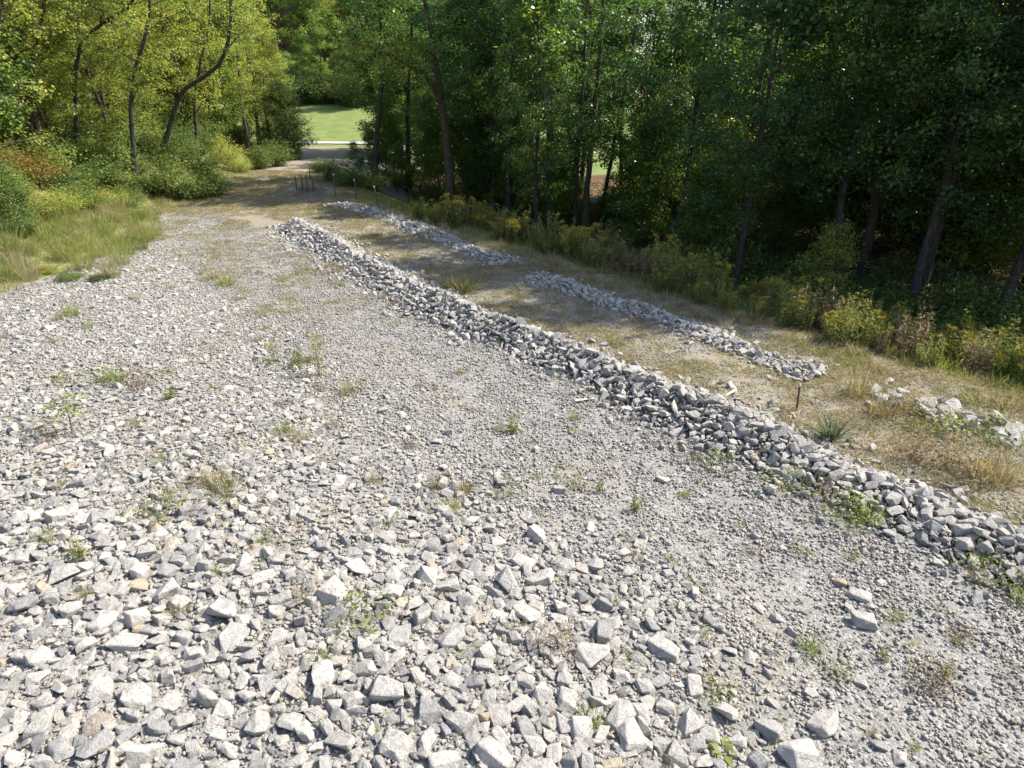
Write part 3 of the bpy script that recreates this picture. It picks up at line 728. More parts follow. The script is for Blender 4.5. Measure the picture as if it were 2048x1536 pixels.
# its long limb
lp = np.array([(at_depth(a, b, bb.y - k * .6) - bb) for k, (a, b) in enumerate([(884, 205), (868, 172), (845, 145), (812, 125), (775, 108), (738, 92), (700, 86)])])
put('limb', mk_mesh('limb', *tube(lp, np.linspace(.17, .03, len(lp)), 8), M_BARK_L, True), big)
lc = np.repeat(lp[2:], 5, 0) + np.random.RandomState(5).normal(size=(25, 3)) * (.7, .6, .5); rs5 = np.random.RandomState(6)
cc = np.repeat(lc, 70, 0) + rs5.normal(size=(25 * 70, 3)) * (.42, .42, .3)
v, f = leaf_quads(cc, rs5.normal(size=cc.shape) * .5 + (0, 0, .7), rs5.uniform(.10, .18, len(cc)), rs5)
put('limb_foliage', mk_mesh('limb_foliage', v, f, M_LEAF_Y, attrs={'lrnd': np.clip(rs5.normal(size=len(cc)) * .2 + .4, 0, 1)}), big)
for i, (ft, pix, wp, lab) in enumerate([
    ((1168, 478), [(1172, 400), (1182, 300), (1192, 210), (1200, 120), (1206, 10)], 15, 'dark slender tree just left of the tan shed in the woods'),
    ((1200, 452), [(1208, 400), (1224, 310), (1240, 230), (1262, 110), (1280, 0)], 10, 'thin leaning tree just right of the tan shed in the woods'),
    ((1290, 425), [(1293, 360), (1300, 270), (1312, 130), (1325, 30)], 15, 'straight dark tree right of the white rubble in the woods'),
    ((1402, 480), [(1410, 400), (1424, 290), (1432, 220), (1450, 80)], 12, 'pale-barked slim tree in the middle of the dark woods'),
    ((1442, 455), [(1450, 390), (1462, 300), (1475, 180), (1490, 40)], 12, 'dark slim tree close right of the pale-barked one'),
    ((1592, 445), [(1600, 380), (1612, 290), (1632, 200), (1660, 120), (1690, 10)], 24, 'thick double-trunked tree leaning right in the dark woods'),
    ((1636, 452), [(1650, 380), (1672, 300), (1700, 200), (1730, 60)], 14, 'slim tree leaning right behind the thick double trunk'),
    ((1150, 478), [(1152, 400), (1158, 300), (1166, 180), (1172, 40)], 9, 'thin straight young tree between the snag and the dark slender tree'),
    ((1918, 545), [(1935, 450), (1958, 320), (1985, 180), (2012, 20)], 36, 'thickest dark trunk near the right edge of the woods'),
    ((1996, 520), [(2015, 440), (2040, 340), (2075, 200)], 26, 'thick leaning trunk at the far right edge of the picture'),
    ((818, 385), [(816, 300), (815, 200), (822, 90), (826, 0)], 11, 'straight slim tree left of the tall tree with the long limb'),
    ((752, 372), [(750, 300), (758, 230), (768, 140), (760, 20)], 13, 'dark tree standing by the lane where it leaves the yard'),
    ((1520, 440), [(1530, 360), (1548, 260), (1560, 160), (1562, 60)], 11, 'bowed slim tree left of the thick double trunk'),
    ((1770, 470), [(1785, 400), (1812, 300), (1850, 180), (1880, 60)], 14, 'leaning tree between the double trunk and the thickest trunk'),
    ((1015, 455), [(1018, 380), (1016, 280), (1022, 160), (1030, 20)], 11, 'slim tree between the tall limbed tree and the snag')]):
    WM.append((['dark tree left of the shed', 'leaning tree right of the shed', 'straight dark tree', 'pale-barked slim tree', 'dark slim tree', 'double-trunked tree', 'slim leaning tree', 'thin young tree', 'thickest trunk', 'far right trunk', 'slim tree by the posts', 'dark lane tree', 'bowed slim tree', 'leaning tree left of the thickest trunk', 'slim tree left of the snag'][i], known_tree('woods_tree', ft, pix, wp, lab, 'tree', GW, dict(KD, Rad=1.5, z0=5.0) if ft[0] == 752 else KD, M_LEAF_D, M_BARK if i % 3 else M_BARK_L, 820 + i)[1]))
for i, (ft, pix, wp, lab) in enumerate([
    ((272, 372), [(268, 300), (262, 220), (266, 150), (290, 80), (300, 20)], 12, 'straight-trunked tree standing nearest the yard on the left'),
    ((316, 330), [(335, 270), (352, 205), (372, 175), (430, 140), (455, 95), (462, 30)], 12, 'tree with a bent trunk sweeping up to the right'),
    ((226, 300), [(214, 240), (202, 175), (196, 110), (205, 30)], 9, 'slim tree leaning left behind the straight-trunked one'),
    ((238, 288), [(234, 220), (231, 150), (240, 80), (250, 10)], 10, 'slim upright tree just behind the leaning one'),
    ((500, 312), [(492, 260), (482, 210), (478, 140), (470, 60)], 9, 'small upright tree near the cedar beside the lane'),
    ((395, 320), [(392, 260), (388, 200), (400, 130), (420, 40)], 8, 'thin tree between the bent trunk and the cedar'),
    ((60, 330), [(62, 250), (56, 170), (70, 90), (90, 10)], 10, 'leafy tree behind the red-tinged shrub at the left edge'),
    ((150, 320), [(154, 250), (148, 170), (160, 90), (185, 60), (270, 5)], 11, 'tree whose dark limb reaches up right at the top left')]):
    LM.append((['straight-trunked tree', 'bent-trunk tree', 'slim left-leaning tree', 'slim upright tree', 'small tree by the cedar', 'thin tree near the cedar', 'tree behind the red shrub', 'tree with the high limb'][i], known_tree('hedgerow_tree', ft, pix, wp, lab, 'tree', GL, KL, M_LEAF_Y, M_BARK, 850 + i)[1]))

# ------------------------------------------------------------------ the rest of the woods
rs = np.random.RandomState(77)
SNAG = at(1100, 486)
taken = []
def far_enough(x, y, d):
    for (a, b) in taken:
        if (a - x) ** 2 + (b - y) ** 2 < d * d: return False
    taken.append((x, y)); return True
cnt = 0
for _ in range(9000):
    if cnt >= 74: break
    y = rs.uniform(14, 54); x = rs.uniform(-10, 58); s = float(S_of(x, y)); dr = s - float(drop_edge(y))
    if dr < 6.6: continue
    if any(y < m_[1].y + .5 and abs(x / y - m_[1].x / m_[1].y) < .022 for m_ in WM) or (abs(x / y - SNAG.x / SNAG.y) < .06 and y < 34): continue
    if x > .80 * (y * CP + 2.5) + 16 + .2 * y: continue
    if x < -4 and y > 60: continue
    inview = x < .80 * (y * CP + 2.5)
    if not far_enough(x, y, 2.9 if s < 34 else 3.8): continue
    tan_el = math.tan(R(SUN_EL)); Hh = rs.uniform(14, 20)
    def tip(h): L_ = max(0, h - 2.3) / tan_el; return x - .951 * L_, y - .309 * L_
    tx, ty = tip(Hh); lim = 12.1 + rs.normal() * .6 if ty < 34 else -99
    if ty < 15.8 and x > 8: lim = 16.8
    if S_of(tx, ty) < lim or (15.8 < ty < 26 and s < 30): Hh = 2.3 + (s - lim) / .948 * tan_el
    if Hh < 9: taken.pop(); continue
    Hh = min(Hh, 24)
    # keep a window open towards the clearing with the shed
    if abs(x / y - .125) < .03 and y < 46: continue
    t = TREE_F[rs.randint(3)] if s < 29 else (TREE_D[rs.randint(6)] if rs.rand() < .7 else TREE_M[rs.randint(3)])
    deep = 'front' if s < 30 else ('middle' if s < 42 else 'back')
    place_tree('woods_tree', t, (x, y, H1(x, y)), rs.rand() * 6.28, Hh / 16.0 * rs.uniform(.95, 1.05), beside('dark %s-row tree' % deep, (x, y, H1(x, y)), WM), 'tree', 'trees filling the shaded woods')
    cnt += 1
for (x, y, Hh) in [(13.4, 22.0, 16.4), (15.6, 20.8, 16.0), (11.6, 24.4, 16.6)]:  # added trees, positioned so their tops cast shadow on the lane
    taken.append((x, y)); place_tree('woods_tree', TREE_F[int(x) % 3], (x, y, H1(x, y)), x * 3, Hh / 16, beside('added full-topped lane-shading front tree', (x, y, H1(x, y)), WM), 'tree', 'trees filling the shaded woods')
cnt = 0
for _ in range(9000):
    if cnt >= 46: break
    y = rs.uniform(24, 64); x = rs.uniform(-48, -17); d = float(bank_edge(y)) - x
    if d < 5.2 or x < -.84 * (y * CP + 2.5) - 2: continue
    if y > 60 and x > -21: continue
    if not far_enough(x, y, 3.1): continue
    t = TREE_Y[rs.randint(5)] if rs.rand() < .72 else TREE_M[rs.randint(3)]
    deep = 'front' if d < 10 else ('middle' if d < 17 else 'back')
    place_tree('hedgerow_tree', t, (x, y, H1(x, y)), rs.rand() * 6.28, rs.uniform(.8, 1.12), beside('leafy %s-row tree' % deep, (x, y, H1(x, y)), LM), 'tree', 'trees filling the thicket on the left')
    cnt += 1
cnt = 0
for _ in range(9000):
    if cnt >= 110: break
    y = rs.uniform(97, 150); x = rs.uniform(-75, 20)
    if x < -.80 * y or x > .15 * y: continue
    if y < 104 and x < -24: continue
    if not far_enough(x, y, 4.0): continue
    t = (TREE_D[rs.randint(6)], TREE_M[rs.randint(3)], TREE_Y[rs.randint(5)])[rs.randint(3)]
    place_tree('hillside_tree', t, (x, y, H1(x, y)), rs.rand() * 6.28, rs.uniform(.85, 1.35), 'distant tree on the wooded hillside behind the lawn', 'tree', 'trees on the hillside behind the lawn')
    cnt += 1
for (px_, py_, sc) in [(650, 205, .75), (690, 200, .8), (612, 196, .7), (720, 215, .8)]:
    b = at(px_, py_); taken.append((b.x, b.y))
    place_tree('hillside_tree', TREE_M[px_ % 3], b, px_, sc, 'distant tree at the top edge of the lawn', 'tree', 'trees at the top of the lawn')

# ------------------------------------------------------------------ the cedar by the lane
def cedar():
    rs_ = np.random.RandomState(31); b = at(574, 318); Hc = 5.2
    root = empty('cedar_tree', b); tag(root, 'dense conical evergreen cedar beside the lane below the lawn', 'tree')
    g = Geo(); g.add(*tube(np.array([[0, 0, -.2], [.05, 0, 2], [0, .05, Hc]]), np.array([.13, .09, .01]), 7)); 
    C_, N_, A_ = [], [], []
    for i in range(170):
        u = rs_.rand() ** 1.25; z = .35 + (Hc - .3) * u; az = rs_.rand() * 6.28; L_ = (2.0 * (1 - u) ** .6 + .2) * rs_.uniform(.75, 1.12)
        tip = np.array([math.cos(az) * L_, math.sin(az) * L_, z + .35 * L_]); st = np.array([0, 0, z - .1])
        g.add(*tube(np.stack([st, (st + tip) / 2 - (0, 0, .05), tip]), np.array([.02, .013, .004]), 4))
        m = 130; q = rs_.uniform(.25, 1.05, (m, 1)); c = st + (tip - st) * q + rs_.normal(size=(m, 3)) * (.16, .16, .13)
        C_.append(c); N_.append(rs_.normal(size=(m, 3)) + (0, 0, .4)); A_.append(np.clip(rs_.normal(size=m) * .2 + rs_.rand() * .5 + .2, 0, 1))
    C_ = np.concatenate(C_); v, f = leaf_quads(C_, np.concatenate(N_), rs_.uniform(.10, .20, len(C_)), rs_, .28, .05)
    put('trunk', g.mesh('trunk', M_BARK_L, True), root); put('crown', mk_mesh('crown', v, f, M_LEAF_C, attrs={'lrnd': np.concatenate(A_)}), root)
cedar()

# ------------------------------------------------------------------ the dead snag
def snag():
    b = at(1100, 486); P = px_path(b, [(1100, 470), (1099, 420), (1098, 340), (1100, 270), (1099, 222)]); r = px_size(13, b) * .5
    root = empty('dead_snag', b); tag(root, 'dead leafless snag with a pale broken forked top at the woods edge', 'dead tree')
    P = np.concatenate([[[0, 0, -.3]], P])
    put('trunk', mk_mesh('trunk', *tube(P, np.linspace(r * 1.25, r * .85, len(P)), 9), M_BARK, True), root)
    L1 = px_path(b, [(1099, 226), (1094, 205), (1091, 180), (1090, 150), (1092, 122)]); L2 = px_path(b, [(1100, 222), (1106, 205), (1111, 192), (1108, 175), (1106, 165)])
    put('broken_top', mk_mesh('broken_top', *tube(L1, np.array([.8, .75, .66, .5, .12]) * r, 8), M_SNAG, True), root)
    put('forked_limb', mk_mesh('forked_limb', *tube(L2, np.array([.5, .45, .38, .3, .08]) * r, 7), M_SNAG, True), root)
snag()

# ------------------------------------------------------------------ shrubs
def shrub_parts(seed, Hs, Rs, n, per, lsize, mat, white=0):
    rs_ = np.random.RandomState(seed); g = Geo(); C_, N_, S_, A_ = [], [], [], []
    for i in range(n):
        az = rs_.rand() * 6.28; q = math.sqrt(rs_.rand()); top = np.array([math.cos(az) * Rs * q, math.sin(az) * Rs * q, Hs * (.35 + .65 * rs_.rand()) * (1.05 - .45 * q)])
        st = np.array([math.cos(az) * Rs * .25 * q, math.sin(az) * Rs * .25 * q, -.05])
        m_ = (st + top) / 2 + np.array([0, 0, Hs * .12]) + rs_.normal(size=3) * .06
        g.add(*tube(np.stack([st, m_, top]), np.array([.014, .009, .003]) * min(1, (Hs / 1.5) ** 1.3), 3))
        q_ = rs_.rand(per, 1) ** .7
        c = np.where(q_ < .5, st + (m_ - st) * q_ * 2, m_ + (top - m_) * (q_ - .5) * 2) + rs_.normal(size=(per, 3)) * (.17, .17, .13) * (Rs / 1.1)
        C_.append(c); N_.append(rs_.normal(size=(per, 3)) * .5 + (0, 0, .7) + unit(c - (0, 0, Hs * .3)) * .4); S_.append(lsize * rs_.uniform(.6, 1.35, per)); A_.append(np.clip(rs_.rand() * .5 + rs_.normal(size=per) * .17 + .2, 0, 1))
    C_ = np.concatenate(C_); keep = C_[:, 2] > .02
    v, f = leaf_quads(C_, np.concatenate(N_), np.concatenate(S_), rs_, .55)
    return g.mesh('stem', M_STEM, True), mk_mesh('foliage', v, f[keep], mat, attrs={'lrnd': np.concatenate(A_)[keep]})
SHR = [shrub_parts(900 + i, 1.7 + .3 * (i % 3), 1.15 + .15 * (i % 2), 44, 85, .095, M_SHRUB) for i in range(4)]
SHR_R = shrub_parts(910, 1.9, 1.3, 44, 85, .09, M_SHRUB_R)
SHR_Y = shrub_parts(912, 1.6, 1.2, 44, 80, .09, M_LEAF_Y)
def place_shrub(name, parts, loc, rz, sc, label, group, cat='shrub'):
    root = empty(name, loc, rz, sc); tag(root, label, cat, group); put('stem', parts[0], root); put('foliage', parts[1], root); return root
for (px_, py_, sc, kind, lab) in [
    (70, 372, 1.15, 'r', 'red-tinged shrub at the left edge above the grassy bank'), (20, 365, 1.0, 'r', 'orange and yellow shrub cut off by the left edge'),
    (30, 440, .9, 'g', 'pale green shrub at the left edge of the grassy bank'), (130, 385, 1.1, 'g', 'bushy green shrub left of the straight trunk'),
    (190, 375, 1.0, 'g', 'green shrub close left of the straight trunk'), (235, 380, .8, 'g', 'small shrub at the foot of the straight trunk'),
    (300, 388, 1.0, 'g', 'leafy shrub just right of the straight trunk'), (345, 395, 1.1, 'g', 'dark leafy shrub below the bent trunk'),
    (390, 398, 1.1, 'g', 'dark rounded shrub at the back of the yard'), (430, 392, 1.0, 'g', 'dark shrub at the corner where the lane begins'),
    (410, 350, 1.2, 'g', 'shrub behind the corner where the lane begins'), (475, 345, .9, 'y', 'yellowish grassy shrub left of the lane'),
    (520, 338, 1.0, 'g', 'shrub at the left side of the lane below the cedar'), (555, 332, 1.1, 'g', 'dark shrub just left of the cedar'),
    (594, 320, .6, 'g', 'low shrub at the right foot of the cedar'), (455, 325, 1.2, 'y', 'yellow green shrub under the small upright tree'),
    (360, 330, 1.3, 'g', 'shrub in the shade behind the bent trunk'), (280, 330, 1.2, 'g', 'shrub in the thicket behind the straight trunk'),
    (90, 330, 1.2, 'y', 'yellow shrub behind the red-tinged one'), (180, 335, 1.2, 'y', 'yellow green shrub in the thicket at left'),
    (140, 560, .42, 'g', 'low dark green creeper clump at the edge of the rubble'), (45, 470, .6, 'g', 'small green shrub low on the bank'),
    (800, 372, 1.2, 'g', 'bright shrub right of the fence posts'), (742, 378, 1.0, 'y', 'yellow green bush behind the leaning fence post'),
    (700, 372, .95, 'g', 'green bush behind the fence posts'), (665, 362, .85, 'g', 'bush at the far end of the fence posts'),
    (850, 405, 1.0, 'g', 'shrub in front of the slim tree by the posts'), (640, 345, .7, 'g', 'low bush beside the gravel shoulder')]:
    b = at(px_, py_)
    pr = SHR_R if kind == 'r' else (SHR_Y if kind == 'y' else SHR[(px_ * 7 + py_) % 4])
    place_shrub('shrub', pr, b, px_ * .7, (sc, sc, sc * .4) if sc < .5 else (sc, sc * .9, sc * (.8 + .25 * ((px_ * 31) % 10) / 10)), lab, 'shrubs round the yard')
for i in range(48):
    for _ in range(60):
        y = rs.uniform(17, 46); x = rs.uniform(-6, 30); s = float(S_of(x, y)); dr = s - float(drop_edge(y))
        if 4.6 < dr < 15 and x < .80 * (y * CP + 2.5) + 1 and (x > 5 or dr > 6): break
    if abs(x / y - .115) < .035: continue
    place_shrub('understory_shrub', SHR[rs.randint(4)], (x, y, H1(x, y)), rs.rand() * 6.28, rs.uniform(.7, 1.35), beside('dark shaded shrub', (x, y, H1(x, y)), WM), 'shrubs under the woods')
for i in range(75):
    for _ in range(80):
        y = rs.uniform(27, 58); x = rs.uniform(-44, -16); d = float(bank_edge(y)) - x
        if 3.2 < d < 11 and x > -.80 * (y * CP + 2.5): break
    place_shrub('thicket_shrub', (SHR + [SHR_Y])[rs.randint(5)], (x, y, H1(x, y)), rs.rand() * 6.28, rs.uniform(.8, 1.5), beside('leafy thicket shrub', (x, y, H1(x, y)), LM), 'shrubs under the left thicket')

# ------------------------------------------------------------------ goldenrod and tall weeds
def goldenrod_parts(seed, ns, Hg, spread, flower, m=46, mat=None):
    rs_ = np.random.RandomState(seed); g = Geo(); C_, N_, S_, FC = [], [], [], []
    for i in range(ns):
        az = rs_.rand() * 6.28; q = spread * math.sqrt(rs_.rand()); h = Hg * rs_.uniform(.6, 1.1)
        st = np.array([math.cos(az) * q * .55, math.sin(az) * q * .55, -.03]); tp = np.array([math.cos(az) * q, math.sin(az) * q, h]) + rs_.normal(size=3) * .05
        g.add(*tube(np.stack([st, (st + tp) / 2, tp]), np.array([.006, .005, .003]), 3))
        u = rs_.uniform(.12, .98, (m, 1)); dd = rs_.normal(size=(m, 3)) * (1, 1, .25)
        C_.append(st + (tp - st) * u + unit(dd) * .075 * (1.15 - u * .6)); N_.append(rs_.normal(size=(m, 3)) * .7 + (0, 0, .6)); S_.append((.13 * (1.1 - .55 * u[:, 0])) * rs_.uniform(.7, 1.2, m))
        if rs_.rand() < flower:
            for k in range(5):
                a2 = rs_.rand() * 6.28; e = tp + np.array([math.cos(a2) * .13, math.sin(a2) * .13, rs_.uniform(-.10, .05)]); m2 = 20
                FC.append(tp + (e - tp) * rs_.rand(m2, 1) + rs_.normal(size=(m2, 3)) * .018)
    C_ = np.concatenate(C_); v, f = leaf_quads(C_, np.concatenate(N_), np.concatenate(S_), rs_, .26, .08); r = np.clip(rs_.normal(size=len(C_)) * .2 + .45, 0, 1)
    fol = mk_mesh('foliage', v, f, mat or M_WEED, attrs={'lrnd': r}); fm = None
    if FC:
        FC = np.concatenate(FC); v, f = leaf_quads(FC, rs_.normal(size=FC.shape), rs_.uniform(.018, .034, len(FC)), rs_, .8)
        fm = mk_mesh('flower_plume', v, f, M_YELLOW, attrs={'lrnd': rs_.rand(len(FC))})
    return g.mesh('stem', M_STEM), fol, fm
GR = [goldenrod_parts(950 + i, 20, 1.0 + .1 * (i % 3), .42, (.0, .15, .35, .7, .1, .25)[i]) for i in range(6)]
GR_DRY = [goldenrod_parts(980 + i, 14, .8, .36, 0, 30, M_DRY) for i in range(2)]
def place_gr(parts, loc, rz, sc, name, label, group, cat='weed'):
    root = empty(name, loc, rz, sc); tag(root, label, cat, group); put('stem', parts[0], root); put('foliage', parts[1], root)
    if parts[2]: tag(put('flower_plume', parts[2], root), kind='stuff')
    return root
GM = WM + [('gap between the low berms', at(1030, 525)), ('bluish low berm', at(1200, 590)), ('big stone on the low berm', at(1380, 640)), ('end of the low berm', at(1640, 735)), ('short heap of pale rocks', at(1765, 765)), ('heap of grey slabs', at(1900, 805)), ('heap of rocks at the right edge', at(2030, 842))]
k = 0
for _ in range(4000):
    if k >= 250: break
    y = rs.uniform(8, 31); x = rs.uniform(-6, 16); dr = float(S_of(x, y)) - float(drop_edge(y))
    wmax = 3.6 if x < 6 else 6.0
    if vnoise(x, y, 1.6, 71) < -.35: continue
    if not (.35 < dr < wmax) or x > .80 * (y * CP + 2.3) + 1: continue
    if y < 11 and dr < 1.2: continue
    fl = rs.rand() < (.12 if x < 4 else .26)
    j = rs.choice([2, 3, 5]) if fl else rs.choice([0, 1, 4])
    dry = (not fl) and rs.rand() < (.25 if x < 6 else .42)
    lab = beside('flowering goldenrod clump' if fl else ('dead brown weed clump' if dry else 'green weed clump'), (x, y, H1(x, y)), GM)
    place_gr(GR_DRY[k % 2] if dry else GR[j], (x, y, H1(x, y)), rs.rand() * 6.28, rs.uniform(.65, 1.4) * (1 - .3 * (dr < .9)), 'goldenrod_plant' if fl else 'tall_weed', lab, 'goldenrod and weeds below the low berm'); k += 1
k = 0
WF = []
def whitefl(seed):
    st, fo = shrub_parts(seed, 1.0, .8, 30, 60, .07, M_SHRUB); rs_ = np.random.RandomState(seed); m = 420; az = rs_.rand(m) * 6.28; q = np.sqrt(rs_.rand(m)) * .85
    c = np.stack([np.cos(az) * q, np.sin(az) * q, .95 * (1.05 - .45 * q) * rs_.uniform(.7, 1.05, m)], -1); v, f = leaf_quads(c, rs_.normal(size=c.shape) * .4 + (0, 0, 1), rs_.uniform(.025, .05, m), rs_, .9)
    return st, fo, mk_mesh('flower_head', v, f, M_WHITEFL, attrs={'lrnd': rs_.rand(m)})
WF = [whitefl(970), whitefl(971)]
for (px_, py_) in [(1700, 600), (1740, 610), (1780, 625), (1830, 640), (1880, 655), (1760, 585), (1820, 600), (1880, 620), (1940, 640), (1990, 660), (2030, 690), (1930, 690), (1660, 585), (1980, 610), (1870, 585), (1930, 590), (2040, 640)]:
    b = at(px_, py_); root = empty('white_snakeroot', b, px_, .9 + .3 * ((px_ * 13) % 7) / 7); tag(root, 'white-flecked shady weed clump below the trees at right', 'weed', 'white flowering weeds in the shade')
    pr = WF[px_ % 2]; put('stem', pr[0], root); put('foliage', pr[1], root); put('flower_head', pr[2], root)

# ------------------------------------------------------------------ grass: beyond counting
def tuft(seed, n, h, spread, wdt, mat, lay=.35, bend=.25):
    rs_ = np.random.RandomState(seed); a = rs_.rand(n) * 6.28; q = np.sqrt(rs_.rand(n)) * spread
    b = np.stack([np.cos(a) * q, np.sin(a) * q, np.full(n, -.01)], -1); d = rs_.normal(size=(n, 3)) * lay + unit(b + 1e-6) * .25; hh = h * rs_.uniform(.45, 1.1, n)
    t = b + np.stack([d[:, 0] * hh, d[:, 1] * hh, hh * np.clip(1 - np.hypot(d[:, 0], d[:, 1]) * .5, .12, 1)], -1)
    return blades_mesh('tuft', b, t, rs_.uniform(.5, 1.2, n) * wdt, rs_, mat, bend)
def thatch(seed, n, spread, Ln, wdt, mat):
    rs_ = np.random.RandomState(seed); a = rs_.rand(n) * 6.28; q = np.sqrt(rs_.rand(n)) * spread; b = np.stack([np.cos(a) * q, np.sin(a) * q, rs_.rand(n) * .02], -1)
    az = rs_.rand(n) * 6.28; L_ = Ln * rs_.uniform(.4, 1.2, n); t = b + np.stack([np.cos(az) * L_, np.sin(az) * L_, rs_.uniform(.0, .45, n) * L_], -1)
    return blades_mesh('thatch', b, t, rs_.uniform(.5, 1.2, n) * wdt, rs_, mat, .2)
C_THATCH = proto_collection('thatch', [thatch(1000 + i, 60, .22, .10, .0045, M_GRASS_T) for i in range(5)] + [tuft(1010 + i, 45, .10, .16, .004, M_GRASS_T, .5) for i in range(3)])
C_GREEN = proto_collection('green_tuft', [tuft(1020 + i, 46, .34, .15, .006, M_GRASS_G, .38) for i in range(6)])
C_STRIP = proto_collection('strip_tuft', [tuft(1050 + i, 46, .34, .17, .005, M_GRASS_G if i < 2 else (M_GRASS_T if i < 6 else M_DRY), .45) for i in range(7)])
C_WISP = proto_collection('wisp', [tuft(1030 + i, 70, .95, .16, .0045, M_GRASS_T if i % 2 else M_GRASS_G, .30, .12) for i in range(4)])
C_LITTER = proto_collection('litter', [mk_mesh('litter', *leaf_quads(np.random.RandomState(1040 + i).uniform(-1, 1, (70, 3)) * (.6, .6, .0) + (0, 0, .03), np.random.RandomState(i).normal(size=(70, 3)) * .35 + (0, 0, 1), np.random.RandomState(i + 9).uniform(.07, .14, 70), np.random.RandomState(i), .7), M_DRY, attrs={'lrnd': np.random.RandomState(i).rand(70)}) for i in range(4)])
def rot_flat(n, t=.08): return np.stack([rs.normal(size=n) * t, rs.normal(size=n) * t, rs.rand(n) * 6.28], -1)
def region(n, x0, x1, y0, y1, fn):
    x = rs.uniform(x0, x1, n); y = rs.uniform(y0, y1, n); s = S_of(x, y); d = bank_edge(y) - x; dr = s - drop_edge(y)
    k_ = (rs.rand(n) < fn(x, y, s, d, dr)) & (np.abs(x) < .82 * (y * CP + 2.3) + 1.2); return x[k_], y[k_]
def laneden(x, y, s, d, dr):
    nn = vnoise(x, y, 1.1, 31)
    a = ((s > 9.7) & (dr < 1.2)) * np.clip(.50 + .55 * nn + .35 * sstep((14 - y) / 4) * (s > 11) , .28, 1)
    b_ = ((s <= 9.7) & (y > 29)) * np.clip(.1 + .2 * (y - 30), 0, .9) * (d < 0.5)
    edge = np.exp(-((s - 10.2) / .35) ** 2) * .6 + np.exp(-((dr + .8) / .6) ** 2) * .5
    c = ((s <= 8.6) & (s > 4.5) & (d < 0) & (y > 16)) * np.clip(.14 + .30 * nn, 0, .4)
    return np.maximum(np.maximum(a, b_), np.maximum(edge * (s > 9.7) * (dr < 1.5), c))
x, y = region(60000, -19, 12, 4, 47, laneden); n = len(x)
scatter('dry_grass', C_THATCH, 8, np.stack([x, y, hgt(x, y)], -1), rot_flat(n), rs.uniform(.7, 1.35, n), rs, 'short straw-coloured dry grass on the lane and far end of the yard', 'grass')
x, y = region(9000, -34, -11, 8, 36, lambda x, y, s, d, dr: ((d > -.2) & (d < 8)) * np.clip(.75 + .4 * vnoise(x, y, 1.0, 33), .2, 1) * (1 - .5 * (d < .3))); n = len(x)
scatter('bank_grass', C_STRIP, 5, np.stack([x, y, hgt(x, y)], -1), rot_flat(n, .15), rs.uniform(.6, 1.3, n), rs, 'green and tan grass on the bank at the left', 'grass')
x, y = region(16000, -8, 16, 7, 36, lambda x, y, s, d, dr: ((dr > .9) & (dr < 6)) * np.clip(.45 + .6 * vnoise(x, y, 1.0, 35), .05, 1)); n = len(x)
scatter('weed_strip_grass', C_GREEN, 6, np.stack([x, y, hgt(x, y)], -1), rot_flat(n, .2), rs.uniform(.7, 1.6, n), rs, 'tangled grass between the low berm and the woods', 'grass')
x, y = region(9000, -9, 14, 6, 36, lambda x, y, s, d, dr: ((dr > -.7) & (dr < 2.4)) * np.clip(.5 + .7 * vnoise(x, y, .8, 37), .05, 1)); n = len(x)
scatter('verge_grass', C_STRIP, 7, np.stack([x, y, hgt(x, y)], -1), rot_flat(n, .2), rs.uniform(.45, 1.2, n), rs, 'dry tangled grass along the back of the low berm', 'grass')
x, y = region(2600, -30, 12, 8, 52, lambda x, y, s, d, dr: np.maximum(((dr > 3) & (dr < 30)) * .0, ((d > 5) & (d < 20)) * .5)); n = len(x)
x2, y2 = region(5200, -8, 40, 14, 60, lambda x, y, s, d, dr: ((dr > 4) & (dr < 30)) * .9); x = np.concatenate([x, x2]); y = np.concatenate([y, y2]); n = len(x)
scatter('leaf_litter', C_LITTER, 4, np.stack([x, y, hgt(x, y)], -1), rot_flat(n, .05), rs.uniform(.8, 1.4, n), rs, 'brown fallen leaves on the floor of the woods', 'leaf litter')

# wispy grass clumps on the bank, each one a plant
WISP = [tuft(1100 + i, 230, 1.15, .26, .0042, M_GRASS_G if i != 1 else M_GRASS_T, .30, .10) for i in range(4)]
k = 0
for (px_, py_) in [(285, 500), (262, 480), (235, 492), (210, 470), (182, 455), (160, 480), (200, 515), (240, 530), (270, 455), (235, 445), (140, 450), (175, 500), (110, 500), (225, 555), (170, 540), (300, 480), (255, 510), (215, 435), (120, 470), (20, 500), (60, 510), (40, 540), (85, 480), (130, 520), (10, 560), (60, 560), (150, 425), (100, 440), (190, 425), (245, 425), (280, 440), (50, 450)]:
    o = put('bunch_grass', WISP[k % 4], None, at(px_, py_), (0, 0, px_ * 1.3), (.75 + .1 * (k % 4),) * 3); k += 1
    tag(o, beside('wispy bunch grass', o.location, LM + [('low creeper at the rubble edge', at(140, 560)), ('small shrub low on the bank', at(45, 470)), ('bushy plant near the top', at(120, 425)), ('corner of the bank', at(225, 560)), ('point of the bank in the rubble', at(310, 490))]), 'grass clump', 'bunch grasses on the left bank', 'thing')

